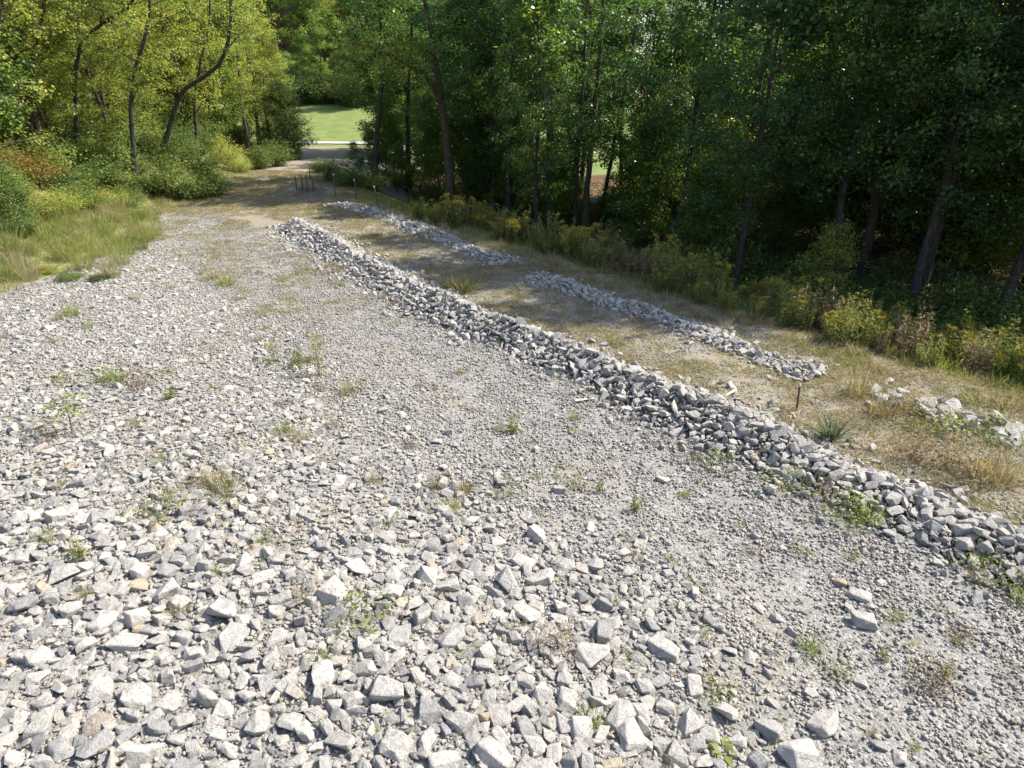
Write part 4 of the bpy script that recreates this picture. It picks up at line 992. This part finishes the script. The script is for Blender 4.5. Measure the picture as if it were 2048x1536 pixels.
# ------------------------------------------------------------------ saplings and screens round the lawn gap and along the woods edge
SAP = [tree_parts(1200 + i, 6.0, .5, 1.7, 30, 95, .125, bpy.data.materials['leaf_mid_green'], M_BARK, .05, lean=.08, fine_to=99, wob=.3, cl=(.35, .6)) for i in range(3)]
for (px_, py_, sc, t, lab) in [
    (808, 340, .95, 'M', 'tree closing the right side of the lawn gap'), (800, 318, 1.05, 'D', 'dark tree behind the one closing the lawn gap'),
    (815, 325, 1.0, 'D', 'dark tree deep behind the fence posts'), (860, 335, 1.0, 'M', 'tree behind the tall limbed tree'),
    (792, 299, 1.1, 'D', 'far tree right of the lawn by the road'), (800, 296, 1.1, 'M', 'far tree beside the road behind the woods'),
    (850, 300, 1.1, 'D', 'far tree filling behind the slim tree by the posts'), (905, 315, 1.1, 'D', 'far tree behind the thick trunk'),
    (540, 300, .75, 'Y', 'yellow green tree just behind the cedar'), (520, 292, .95, 'Y', 'yellow green tree at the far left of the lane'),
    (475, 290, 1.0, 'Y', 'yellow green tree behind the small upright one'), (430, 292, 1.0, 'M', 'green tree behind the thin one left of the lane'),
    (540, 272, .9, 'Y', 'tree left of the lawn beyond the cedar'), (380, 292, 1.05, 'Y', 'tall yellow tree behind the bent trunk')]:
    b = at(px_, py_); k = (px_ + py_) % 3
    if px_ > 740 and b.y > 63: b = Vector((b.x * 60 / b.y, 60, H1(b.x * 60 / b.y, 60)))
    place_tree('lane_tree', {'M': TREE_M, 'D': TREE_D, 'Y': TREE_Y}[t][k], b, px_ * .37, sc, lab, 'tree', 'trees round the end of the lane')
for (px_, py_, sc) in [(706, 356, .35), (738, 364, .5), (770, 372, .8), (795, 385, .75), (840, 395, .9), (870, 415, .85), (930, 418, 1.0), (960, 430, .9), (990, 428, 1.1), (1035, 440, 1.0), (1060, 440, .9), (1080, 455, .8), (880, 385, 1.1), (950, 395, 1.1),
                       (1130, 470, .7), (1240, 468, .8), (1270, 455, .9), (1320, 470, .9), (1345, 460, 1.0), (1380, 475, .8), (1475, 480, .9), (1510, 490, .8), (1560, 480, 1.0), (1620, 490, .8), (1660, 500, .9), (1720, 500, 1.0), (1790, 520, .9), (1850, 530, 1.0), (1960, 560, .9), (2030, 570, 1.0)]:
    b = at(px_, py_)
    place_tree('sapling', SAP[(px_ + py_) % 3], b, px_ * .7, sc, beside('leafy green sapling', b, WM), 'sapling', 'saplings along the woods edge')

# ------------------------------------------------------------------ weeds standing in the gravel
def small_leafy(seed, Hs, Rs, n, per, ls, mat): return shrub_parts(seed, Hs, Rs, n, per, ls, mat)
W_LEAFY = [small_leafy(1300 + i, .20, .34, 17, 22, .032, M_WEED) for i in range(3)]
W_TUFT = [tuft(1310 + i, 120, .34, .12, .0035, M_GRASS_T, .45, .12) for i in range(3)]
W_GTUFT = [tuft(1320 + i, 110, .32, .12, .0035, M_GRASS_G, .42, .12) for i in range(3)]
W_DRY = [small_leafy(1330 + i, .26, .26, 26, 22, .022, M_DRY) for i in range(2)]
W_FEATH = [goldenrod_parts(1340 + i, 5, .5, .12, 0, 18) for i in range(2)]
def rosette(seed):
    rs_ = np.random.RandomState(seed); g = Geo()
    for i in range(8):
        a = i * .785 + rs_.normal() * .2; L_ = rs_.uniform(.10, .17); d = np.array([math.cos(a), math.sin(a), 0]); s_ = np.array([-d[1], d[0], 0]); up = np.array([0, 0, 1.])
        v = [d * .01, d * L_ * .5 + s_ * .035 + up * .05, d * L_ * .5 + up * .035, d * L_ * .5 - s_ * .035 + up * .05, d * L_ + up * .03]
        g.add(v, [[0, 2, 1], [0, 3, 2], [1, 2, 4], [2, 3, 4]])
    n = 32; return g.mesh('leaf_rosette', M_WEED, attrs={'lrnd': np.full(n, .75)})
def weed(px_, py_, typ, sc, lab, k=0):
    b = at(px_, py_); rz = px_ * .77
    if typ == 'leafy': return place_shrub('weed', W_LEAFY[k % 3], b, rz, sc, lab, 'weeds growing in the gravel', 'weed')
    if typ == 'dry': return place_shrub('weed', W_DRY[k % 2], b, rz, sc, lab, 'weeds growing in the gravel', 'weed')
    if typ == 'feather': return place_gr(W_FEATH[k % 2], b, rz, sc, 'weed', lab, 'weeds growing in the gravel')
    me = (W_TUFT if typ == 'tuft' else W_GTUFT)[k % 3]
    return tag(put('weed', me, None, b, (0, 0, rz), (sc, sc, sc)), lab, 'weed', 'weeds growing in the gravel')
WL = [(145, 632, 'gtuft', 1.5, 'yellowish tuft of grass in the rubble at upper left'), (140, 762, 'leafy', 1.1, 'dark green leafy weed at left in the rubble'),
 (225, 765, 'gtuft', 1.7, 'grey green grass tuft beside the dark leafy weed'), (285, 772, 'dry', 1.5, 'reddish dry weed right of the grey green tuft'), (345, 800, 'feather', .7, 'small yellow sprig standing in the rubble'),
 (330, 1022, 'leafy', 1.35, 'spreading green weed in the left middle of the rubble'), (445, 985, 'tuft', 1.7, 'large dry tuft right of the spreading green weed'), (400, 965, 'dry', 1.1, 'small brown weed beside the large dry tuft'),
 (160, 1120, 'feather', .85, 'bright feathery green weed at lower left'), (705, 1245, 'leafy', 1.35, 'pale green spreading weed below the centre'), (570, 868, 'gtuft', .9, 'small green tuft in the middle of the rubble'),
 (640, 780, 'dry', .8, 'brown stubble at the foot of the tall goldenrod'), (455, 572, 'gtuft', 1.9, 'patch of pale grass in the far rubble'), (425, 560, 'tuft', 1.6, 'dry patch beside the pale grass in the far rubble'), (480, 600, 'dry', .9, 'dark dead sprig in the far rubble'),
 (700, 785, 'tuft', 1.3, 'dry tuft at the edge of the wheel track'), (600, 880, 'tuft', 1.0, 'dry tuft left of the wheel track'), (1115, 1300, 'dry', 1.2, 'reddish weed beside the large square rock'), (905, 1020, 'gtuft', .9, 'yellow green tuft in the middle gravel'),
 (870, 975, 'tuft', .9, 'dry tuft just above the yellow green one'), (1025, 865, 'feather', .8, 'thin pale weed on the wheel track'), (1200, 985, 'feather', .45, 'tiny green sprig on the wheel track'), (1270, 1020, 'feather', .65, 'thin green stalks on the fine gravel'),
 (1600, 1105, 'leafy', .45, 'small reddish green weed on the fine gravel'), (1500, 1108, 'dry', .45, 'tiny rusty weed on the fine gravel'), (1700, 1110, 'leafy', .5, 'small green weed on the fine gravel below the berm'), (1440, 1392, 'leafy', .75, 'green weed near the bottom right of the rubble'),
 (1620, 1305, 'gtuft', .8, 'pale tuft at right of the fine gravel'), (1860, 1372, 'dry', 1.2, 'dark dry weed patch at lower right'), (1800, 1232, 'leafy', .4, 'small green weed right of centre gravel'), (1890, 1350, 'feather', .4, 'bright green sprig at lower right'), (1765, 1318, 'feather', .4, 'green sprig left of the dark dry patch'),
 (1440, 925, 'leafy', 1.0, 'weed clump at the foot of the berm below the stake'), (1560, 965, 'leafy', 1.3, 'green weed clump at the foot of the berm'), (1640, 992, 'dry', 1.3, 'brown weed clump at the foot of the berm'), (1700, 1035, 'leafy', 1.6, 'large tangled weed clump at the foot of the berm'), (1735, 1048, 'gtuft', 1.4, 'grassy clump at the foot of the berm at right'),
 (1620, 975, 'gtuft', 1.1, 'yellowish clump at the berm foot between two weeds'), (1980, 1140, 'leafy', 1.3, 'weed at the foot of the berm near the right edge'), (2025, 1175, 'leafy', 1.4, 'weed at the berm foot on the right edge'), (1905, 1080, 'gtuft', 1.2, 'thin grass at the berm foot near the right edge'),
 (930, 582, 'gtuft', 2.2, 'tall green grass tuft on the lane behind the berm'), (905, 575, 'tuft', 1.8, 'dry grass tuft on the lane behind the berm'), (1040, 632, 'gtuft', .9, 'small green tuft on the lane behind the berm'), (860, 470, 'tuft', 1.8, 'tan tuft of grass on the far low berm'), (885, 462, 'dry', 1.6, 'brown weed beside the pink stakes'),
 (1130, 725, 'dry', 1.0, 'brown weeds at the foot of the berm in mid yard'), (790, 610, 'dry', .9, 'brown weeds at the far foot of the berm'), (1000, 690, 'gtuft', .9, 'grass at the near foot of the berm'), (680, 545, 'tuft', 1.0, 'straw tuft at the far foot of the berm'),
 (1810, 920, 'dry', 1.8, 'dead brown weed patch right of the spiky plant'), (1900, 940, 'dry', 2.2, 'large dead brown weed patch at the right edge'), (1980, 960, 'tuft', 2.4, 'tall dry grass at the right edge behind the berm'), (1870, 860, 'leafy', 1.8, 'yellow green weed by the grey slabs'), (1960, 870, 'leafy', 2.0, 'bright yellow green weed at the right edge'),
 (1760, 830, 'tuft', 2.0, 'dry grass below the short heap of pale rocks'), (1830, 830, 'dry', 2.0, 'brown stalks between the two small rock heaps'), (1720, 790, 'tuft', 2.2, 'straw grass at the end of the low berm'), (1430, 800, 'tuft', 1.3, 'straw tuft beside the white lath'), (1230, 690, 'tuft', 1.4, 'straw grass behind the berm in mid yard')]
for i, (a, b, t, sc, lab) in enumerate(WL): weed(a, b, t, sc, lab, i)
SM = HM + [('tall lone goldenrod', at(638, 752)), ('spreading green weed', at(330, 1022)), ('large dry tuft', at(445, 985)), ('feathery green weed', at(160, 1120)), ('wooden lath', at(1168, 803)), ('far patch of pale grass', at(455, 572)), ('dark leafy weed', at(140, 762)), ('dark dry weed patch', at(1860, 1372)), ('tangled weed clump', at(1700, 1035)), ('leaf rosette', at(1446, 1506))]
k = 0
for _ in range(5000):
    if k >= 130: break
    y = rs.uniform(4, 26); x = rs.uniform(-13, 8)
    if not bool(field_ok(x, y)) or abs(x) > .77 * (y * CP + 2.2): continue
    if rs.rand() > .25 + .75 * max(0, float(vnoise(x, y, 2.2, 51))): continue
    t = rs.choice(['tuft', 'dry', 'gtuft', 'leafy', 'tuft']); sc = rs.uniform(.3, .85); b = (x, y, H1(x, y))
    lab = {'tuft': 'small straw-coloured tuft', 'dry': 'small brown dried weed', 'gtuft': 'small green grass tuft', 'leafy': 'small leafy green weed'}[t]
    lab = beside(lab, b, SM)
    if t in ('tuft', 'gtuft'): tag(put('weed', (W_TUFT if t == 'tuft' else W_GTUFT)[k % 3], None, b, (0, 0, x * 9), (sc,) * 3), lab, 'weed', 'small weeds scattered over the gravel')
    else: place_shrub('weed', (W_DRY if t == 'dry' else W_LEAFY)[k % 2], b, x * 9, sc, lab, 'small weeds scattered over the gravel', 'weed')
    k += 1
place_gr(goldenrod_parts(1350, 3, 1.0, .10, .7, 18), at(638, 752), 0, 1.0, 'goldenrod_plant', 'tall lone goldenrod with yellow flowers standing in the gravel', 'weeds growing in the gravel')
place_gr(goldenrod_parts(1351, 4, .5, .30, .4, 14), at(548, 728), 0, 1.0, 'goldenrod_plant', 'short leaning goldenrod with yellow flowers left of the tall one', 'weeds growing in the gravel')
place_gr(goldenrod_parts(1352, 7, .45, .30, .0, 14), at(585, 735), 0, 1.0, 'tall_weed', 'grey green weed between the two goldenrods in the gravel', 'weeds growing in the gravel')
tag(put('leaf_rosette', rosette(5), None, at(1446, 1506), (0, 0, .4), (1.1,) * 3), 'bright green leaf rosette at the bottom edge', 'weed', 'weeds growing in the gravel')
def sumac():
    b = at(145, 868); top = at_depth(122, 792, b.y) - b; rs_ = np.random.RandomState(8)
    root = empty('young_sumac', b); tag(root, 'young sapling with drooping yellow green leaves standing in the rubble at left', 'sapling')
    P = np.array([[0, 0, -.05], np.array(top) * .5 + (.03, 0, 0), np.array(top)]); put('stem', mk_mesh('stem', *tube(P, np.array([.012, .010, .005]), 5), M_STEM, True), root)
    C_ = []; N_ = []
    for i in range(9):
        st = P[2] * (.55 + .055 * i); az = i * 2.4; d = np.array([math.cos(az), math.sin(az), 0])
        for q in np.linspace(.05, .30, 6):
            for sd in (-1, 1): C_.append(st + d * q + np.array([-d[1], d[0], 0]) * sd * .035 + (0, 0, .05 * q - .9 * q * q)); N_.append((d[0] * .4, d[1] * .4, 1))
    C_ = np.array(C_); v, f = leaf_quads(C_, np.array(N_) + rs_.normal(size=C_.shape) * .25, np.full(len(C_), .085), rs_, .4)
    put('foliage', mk_mesh('foliage', v, f, M_WEED, attrs={'lrnd': np.clip(rs_.normal(size=len(C_)) * .1 + .7, 0, 1)}), root)
sumac()
def yucca():
    b = at(1662, 882); rs_ = np.random.RandomState(3); n = 70; root = empty('yucca_plant', b); tag(root, 'spiky grey green rosette plant behind the berm', 'yucca')
    az = rs_.rand(n) * 6.28; el = rs_.uniform(.15, 1.35, n); L_ = rs_.uniform(.38, .58, n); base = rs_.normal(size=(n, 3)) * .03; base[:, 2] = .02
    tip = base + np.stack([np.cos(az) * np.cos(el), np.sin(az) * np.cos(el), np.sin(el)], -1) * L_[:, None]
    for i in range(n):
        o = put('blade', blades_mesh('blade', base[i:i + 1], tip[i:i + 1], np.array([.011]), rs_, M_YUCCA, .04), root)
yucca()
C_SPRIG = proto_collection('sprig', [tuft(1400, 16, .12, .06, .003, M_GRASS_G, .5), tuft(1401, 18, .12, .07, .003, M_GRASS_T, .5), tuft(1402, 18, .09, .09, .003, M_DRY, .7)] + [thatch(1403, 24, .12, .07, .003, M_GRASS_T)])
x, y = region(9000, -14, 9, 3, 30, lambda x, y, s, d, dr: ((d < 0) & (s < 8.8)) * np.clip(.10 + .55 * vnoise(x, y, 1.7, 61) + .25 * np.exp(-((s - 8.2) / .5) ** 2), .03, .7)); n = len(x)
scatter('weed_sprigs', C_SPRIG, 4, np.stack([x, y, hgt(x, y) + .01], -1), rot_flat(n, .1), rs.uniform(.7, 1.5, n), rs, 'tiny sprigs and straw scattered thinly over the gravel', 'sprigs')
x, y = region(500, -10, 9, 3, 18, lambda x, y, s, d, dr: ((d < 0) & (s < 14)) * .35); n = len(x)
C_FALL = proto_collection('fallen', [mk_mesh('fallen', *leaf_quads(np.array([[0, 0, .05]]), np.array([[.2, .1, 1.]]), np.array([.075]), np.random.RandomState(2), .6, .2), leaf_mat('fallen_leaf', [(0, (.16, .09, .05)), (.5, (.22, .13, .07)), (1, (.13, .07, .04))], .2, .7), attrs={'lrnd': [.5]})])
scatter('fallen_leaves', C_FALL, 1, np.stack([x, y, hgt(x, y) + .03], -1), rot_flat(n, .3), rs.uniform(.6, 1.2, n), rs, 'scattered brown fallen leaves lying on the gravel', 'fallen leaves')

# ------------------------------------------------------------------ posts, stakes, laths
def post(px_, py_, hpx, lean, lab, white=True, wd=.045):
    b = at(px_, py_); h = px_size(hpx, b) / CP * .98
    root = empty('fence_post', b); root.rotation_euler = (0, lean, px_ * .3 if lean == 0 else 0); tag(root, lab, 'post', 'fence posts by the lane')
    g = Geo(); g.add(*boxgeo(0, 0, h / 2 - .1, wd, .008, h + .2)); g.add(*boxgeo(0, wd / 2 - .002, h / 2 - .1, .009, wd, h + .2)); 
    for q in np.arange(.1, h - .1, .08): g.add(*boxgeo(0, -.007, q, .018, .010, .012))
    put('shaft', g.mesh('shaft', M_RUST), root)
    if white:
        g = Geo(); g.add(*boxgeo(0, 0, h + .042, wd + .006, .014, .10)); g.add(*boxgeo(0, wd / 2 - .002, h + .042, .015, wd + .004, .10)); put('painted_tip', g.mesh('painted_tip', M_WHITE), root)
for a in [(594, 380, 26, 0, 'leftmost rusty fence post by the small mound', False), (606, 383, 30, 0, 'second rusty fence post from the left', False), (616, 386, 33, 0, 'third rusty fence post from the left', False), (627, 384, 26, 0, 'fourth rusty fence post from the left', False), (621, 360, 22, 0, 'rusty fence post behind the others in a row', False),
          (671, 393, 38, 0, 'rusty fence post with a white tip before the dark bushes', True), (712, 402, 36, 0, 'thicker rusty fence post with a white tip', True), (757, 415, 36, -.14, 'fence post leaning left at the woods edge', True)]: post(*a)
def stake():
    b = at(1593, 821); h = px_size(56, b) / CP * .96; root = empty('survey_stake', b); root.rotation_euler = (0, -.07, .4); tag(root, 'slim rusty stake with a grey tip standing alone on the lane', 'stake')
    put('shaft', mk_mesh('shaft', *tube(np.array([[0, 0, -.2], [0, 0, h * .5], [0, 0, h * .9]]), .019, 8), M_RUST, True), root)
    put('cap', mk_mesh('cap', *tube(np.array([[0, 0, h * .9], [0, 0, h * .97], [0, 0, h], [0, 0, h + .001]]), np.array([.022, .022, .018, .001]), 8), M_ROOF, True), root)
stake()
for (a, b_, c, d, lab) in [(1450, 796, 1472, 784, 'bleached wooden lath lying at the back of the berm'), (1150, 806, 1188, 801, 'bleached wooden lath lying on the wheel track')]:
    p, q = at(a, b_), at(c, d); m_ = (p + q) / 2; L_ = (q - p).length; ang = math.atan2(q.y - p.y, q.x - p.x)
    bm = bmesh.new(); bmesh.ops.create_cube(bm, size=1); bmesh.ops.scale(bm, vec=(L_, .05, .016), verts=bm.verts); bmesh.ops.bevel(bm, geom=list(bm.edges), offset=.003, segments=1, affect='EDGES')
    bmesh.ops.subdivide_edges(bm, edges=[e for e in bm.edges if e.calc_length() > L_ * .8], cuts=3)
    for v_ in bm.verts: v_.co.z += .012 * math.sin(v_.co.x / L_ * 3)
    me = bpy.data.meshes.new('lath'); bm.to_mesh(me); bm.free(); me.materials.append(M_WOOD)
    tag(put('wooden_lath', me, None, (m_.x, m_.y, m_.z + .05), (.1, .04, ang)), lab, 'lath', 'loose wooden laths')
for (a, b_, t, lab) in [(888, 470, -.12, 'left pink marking stake beside the far low berm'), (894, 474, .18, 'right pink marking stake beside the far low berm')]:
    p = at(a, b_); h = px_size(22, p); root = empty('marking_stake', p); root.rotation_euler = (0, t, 0); tag(root, lab, 'stake', 'pink marking stakes')
    put('shaft', mk_mesh('shaft', *tube(np.array([[0, 0, -.1], [0, 0, h]]), .012, 6), M_PINK, True), root)
    g = Geo(); g.add([[0, 0, h], [.02, .01, h - .10], [.05, .02, h - .20], [0, 0, h - .05]], [[0, 1, 2, 3]]); put('flagging', g.mesh('flagging', M_PINK), root)

# ------------------------------------------------------------------ what stands in the clearing behind the trees
def shed():
    b = at(1190, 446); wS = px_size(25, b); root = empty('tan_shed', b, .35); tag(root, 'small tan shed with a pale hipped roof in the clearing behind the trees', 'shed')
    hS = px_size(42, b); g = Geo(); g.add(*boxgeo(0, 0, hS / 2, wS, wS, hS)); put('wall', g.mesh('wall', M_TAN), root)
    for sx in (-1, 1):
        for sy in (-1, 1): g = Geo(); g.add(*boxgeo(sx * wS / 2, sy * wS / 2, hS / 2 - .005, .06, .06, hS)); put('corner_post', g.mesh('corner_post', M_TIMBER), root)
    g = Geo(); o = wS * .58; z = hS; v = [[-o, -o, z], [o, -o, z], [o, o, z], [-o, o, z], [-o * .25, -o * .25, z + wS * .28], [o * .25, -o * .25, z + wS * .28], [o * .25, o * .25, z + wS * .28], [-o * .25, o * .25, z + wS * .28]]
    g.add(v, [[0, 1, 5, 4], [1, 2, 6, 5], [2, 3, 7, 6], [3, 0, 4, 7], [4, 5, 6, 7], [3, 2, 1, 0]]); put('roof', g.mesh('roof', M_ROOF), root)
    g = Geo(); g.add(*boxgeo(0, -wS / 2 - .012, hS * .45, wS * .62, .02, hS * .82)); d = put('door', g.mesh('door', M_TAN), root)
    g = Geo(); g.add(*boxgeo(wS * .08, -wS / 2 - .026, hS * .80, wS * .17, .006, wS * .15)); put('white_sign', g.mesh('white_sign', M_WHITE), root)
    g = Geo(); g.add(*boxgeo(wS * .22, -wS / 2 - .035, hS * .45, .03, .03, .12)); put('handle', g.mesh('handle', M_RUST), d)
shed()
def shelter():
    b = at(1068, 420); h = px_size(48, b); root = empty('timber_shelter', b, .5); tag(root, 'open timber shelter with orange posts and a corrugated roof behind the trees', 'shelter'); wS = h * .75
    for sx in (-1, 1):
        for sy in (-1, 1): g = Geo(); g.add(*boxgeo(sx * wS / 2, sy * wS / 2, h / 2, .12, .12, h)); put('post', g.mesh('post', M_TIMBER), root)
    for sy in (-1, 1): g = Geo(); g.add(*boxgeo(0, sy * wS / 2, h + .06, wS + .3, .1, .115)); put('beam', g.mesh('beam', M_TIMBER), root)
    n = 40; xs = np.linspace(-wS * .65, wS * .65, n); zc = .03 * np.sin(np.arange(n) * 1.57); v = np.concatenate([np.stack([xs, np.full(n, -wS * .7), h + .17 + zc], -1), np.stack([xs, np.full(n, wS * .7), h + .42 + zc], -1)]); i = np.arange(n - 1)
    put('roof', mk_mesh('roof', v, np.stack([i, i + 1, n + i + 1, n + i], -1), M_ROOF), root)
shelter()
rs = np.random.RandomState(123)
for i in range(46):
    a, c = rs.normal() * 24 + 1195, rs.normal() * 9 + 444
    if abs(a - 1195) > 55 or c > 462 or c < 424: continue
    p = at(a, c); r = rs.uniform(.14, .32)
    tag(put('white_block', BIG[rs.randint(20)], None, (p.x, p.y, p.z + r * .3 + .1 * rs.rand()), (rs.normal() * .4, rs.normal() * .4, rs.rand() * 6), (r, r, r)), beside('white chunk of dumped rubble', p, WM), 'rubble', 'white rubble in the clearing')

# ------------------------------------------------------------------ sunlit growth behind the woods and at the head of the lawn
rs = np.random.RandomState(321)
for i in range(16):
    y = rs.uniform(91, 96); x = -31 + i * 1.75 + rs.normal() * .5
    place_shrub('lawn_edge_shrub', SHR[rs.randint(4)], (x, y, H1(x, y)), rs.rand() * 6, rs.uniform(1.7, 2.6), 'large dark shrub closing the top of the lawn', 'shrubs at the top of the lawn')
for i in range(60):
    for _ in range(50):
        y = rs.uniform(30, 80); x = rs.uniform(2, 62); dr = float(S_of(x, y)) - float(drop_edge(y))
        if 30 < dr < 46 and x < .8 * (y * CP + 3): break
    place_shrub('sunlit_shrub', (SHR_Y, SHR[0], SHR[2])[rs.randint(3)], (x, y, H1(x, y)), rs.rand() * 6, rs.uniform(1.4, 2.8), beside('sunlit far shrub', (x, y, H1(x, y)), WM), 'sunlit shrubs far behind the woods')
SAP_Y = tree_parts(1230, 5.5, .4, 1.6, 30, 90, .12, M_LEAF_Y, M_BARK, .05, lean=.08, fine_to=99, wob=.3, cl=(.35, .6))  # yellow leaf colour stands in for sunlit leaves inside the woods
for i in range(28):
    for _ in range(60):
        y = rs.uniform(19, 52); x = rs.uniform(-5, 34); dr = float(S_of(x, y)) - float(drop_edge(y))
        if 6 < dr < 24 and x < .79 * (y * CP + 3) and abs(x / y - .118) > .03 and not (abs(x / y - .055) < .045 and y < 34): break
    yl = rs.rand() < .3
    place_tree('sapling', SAP_Y if yl else SAP[rs.randint(3)], (x, y, H1(x, y)), rs.rand() * 6, rs.uniform(.6, 1.15), beside('yellow green sunlit-tinted inner sapling' if yl else 'shaded inner sapling', (x, y, H1(x, y)), WM), 'sapling', 'saplings inside the woods')
for (px_, py_, sc, lab) in [(20, 520, .35, 'low green plant on the bank at the left edge'), (90, 545, .3, 'low green plant above the edge of the rubble'), (200, 560, .3, 'creeping green plant at the corner of the bank'), (75, 430, .7, 'leafy green plant halfway up the bank'), (120, 425, .75, 'bushy plant near the top of the bank'), (170, 420, .7, 'green plant at the top of the bank'), (225, 412, .65, 'plant below the straight trunk'), (262, 415, .6, 'plant at the corner of the yard below the straight trunk'), (10, 400, .9, 'tall green plant at the left edge of the picture')]:
    place_shrub('bank_plant', SHR[px_ % 4] if px_ % 3 else SHR_Y, at(px_, py_), px_, (sc * 1.2, sc, sc * (.45 if sc < .5 else .85)), lab, 'plants on the left bank', 'plant')
# pale gravel spilled between the fence posts
pp = [at(rs.uniform(598, 640), rs.uniform(372, 398)) for _ in range(150)]
scatter('spilled_gravel', C_CLUMP, len(CLUMP), np.array([[p.x, p.y, p.z] for p in pp]), rot_flat(150), rs.uniform(.9, 1.5, 150), rs, 'pale gravel spilled between the rusty fence posts', 'gravel')
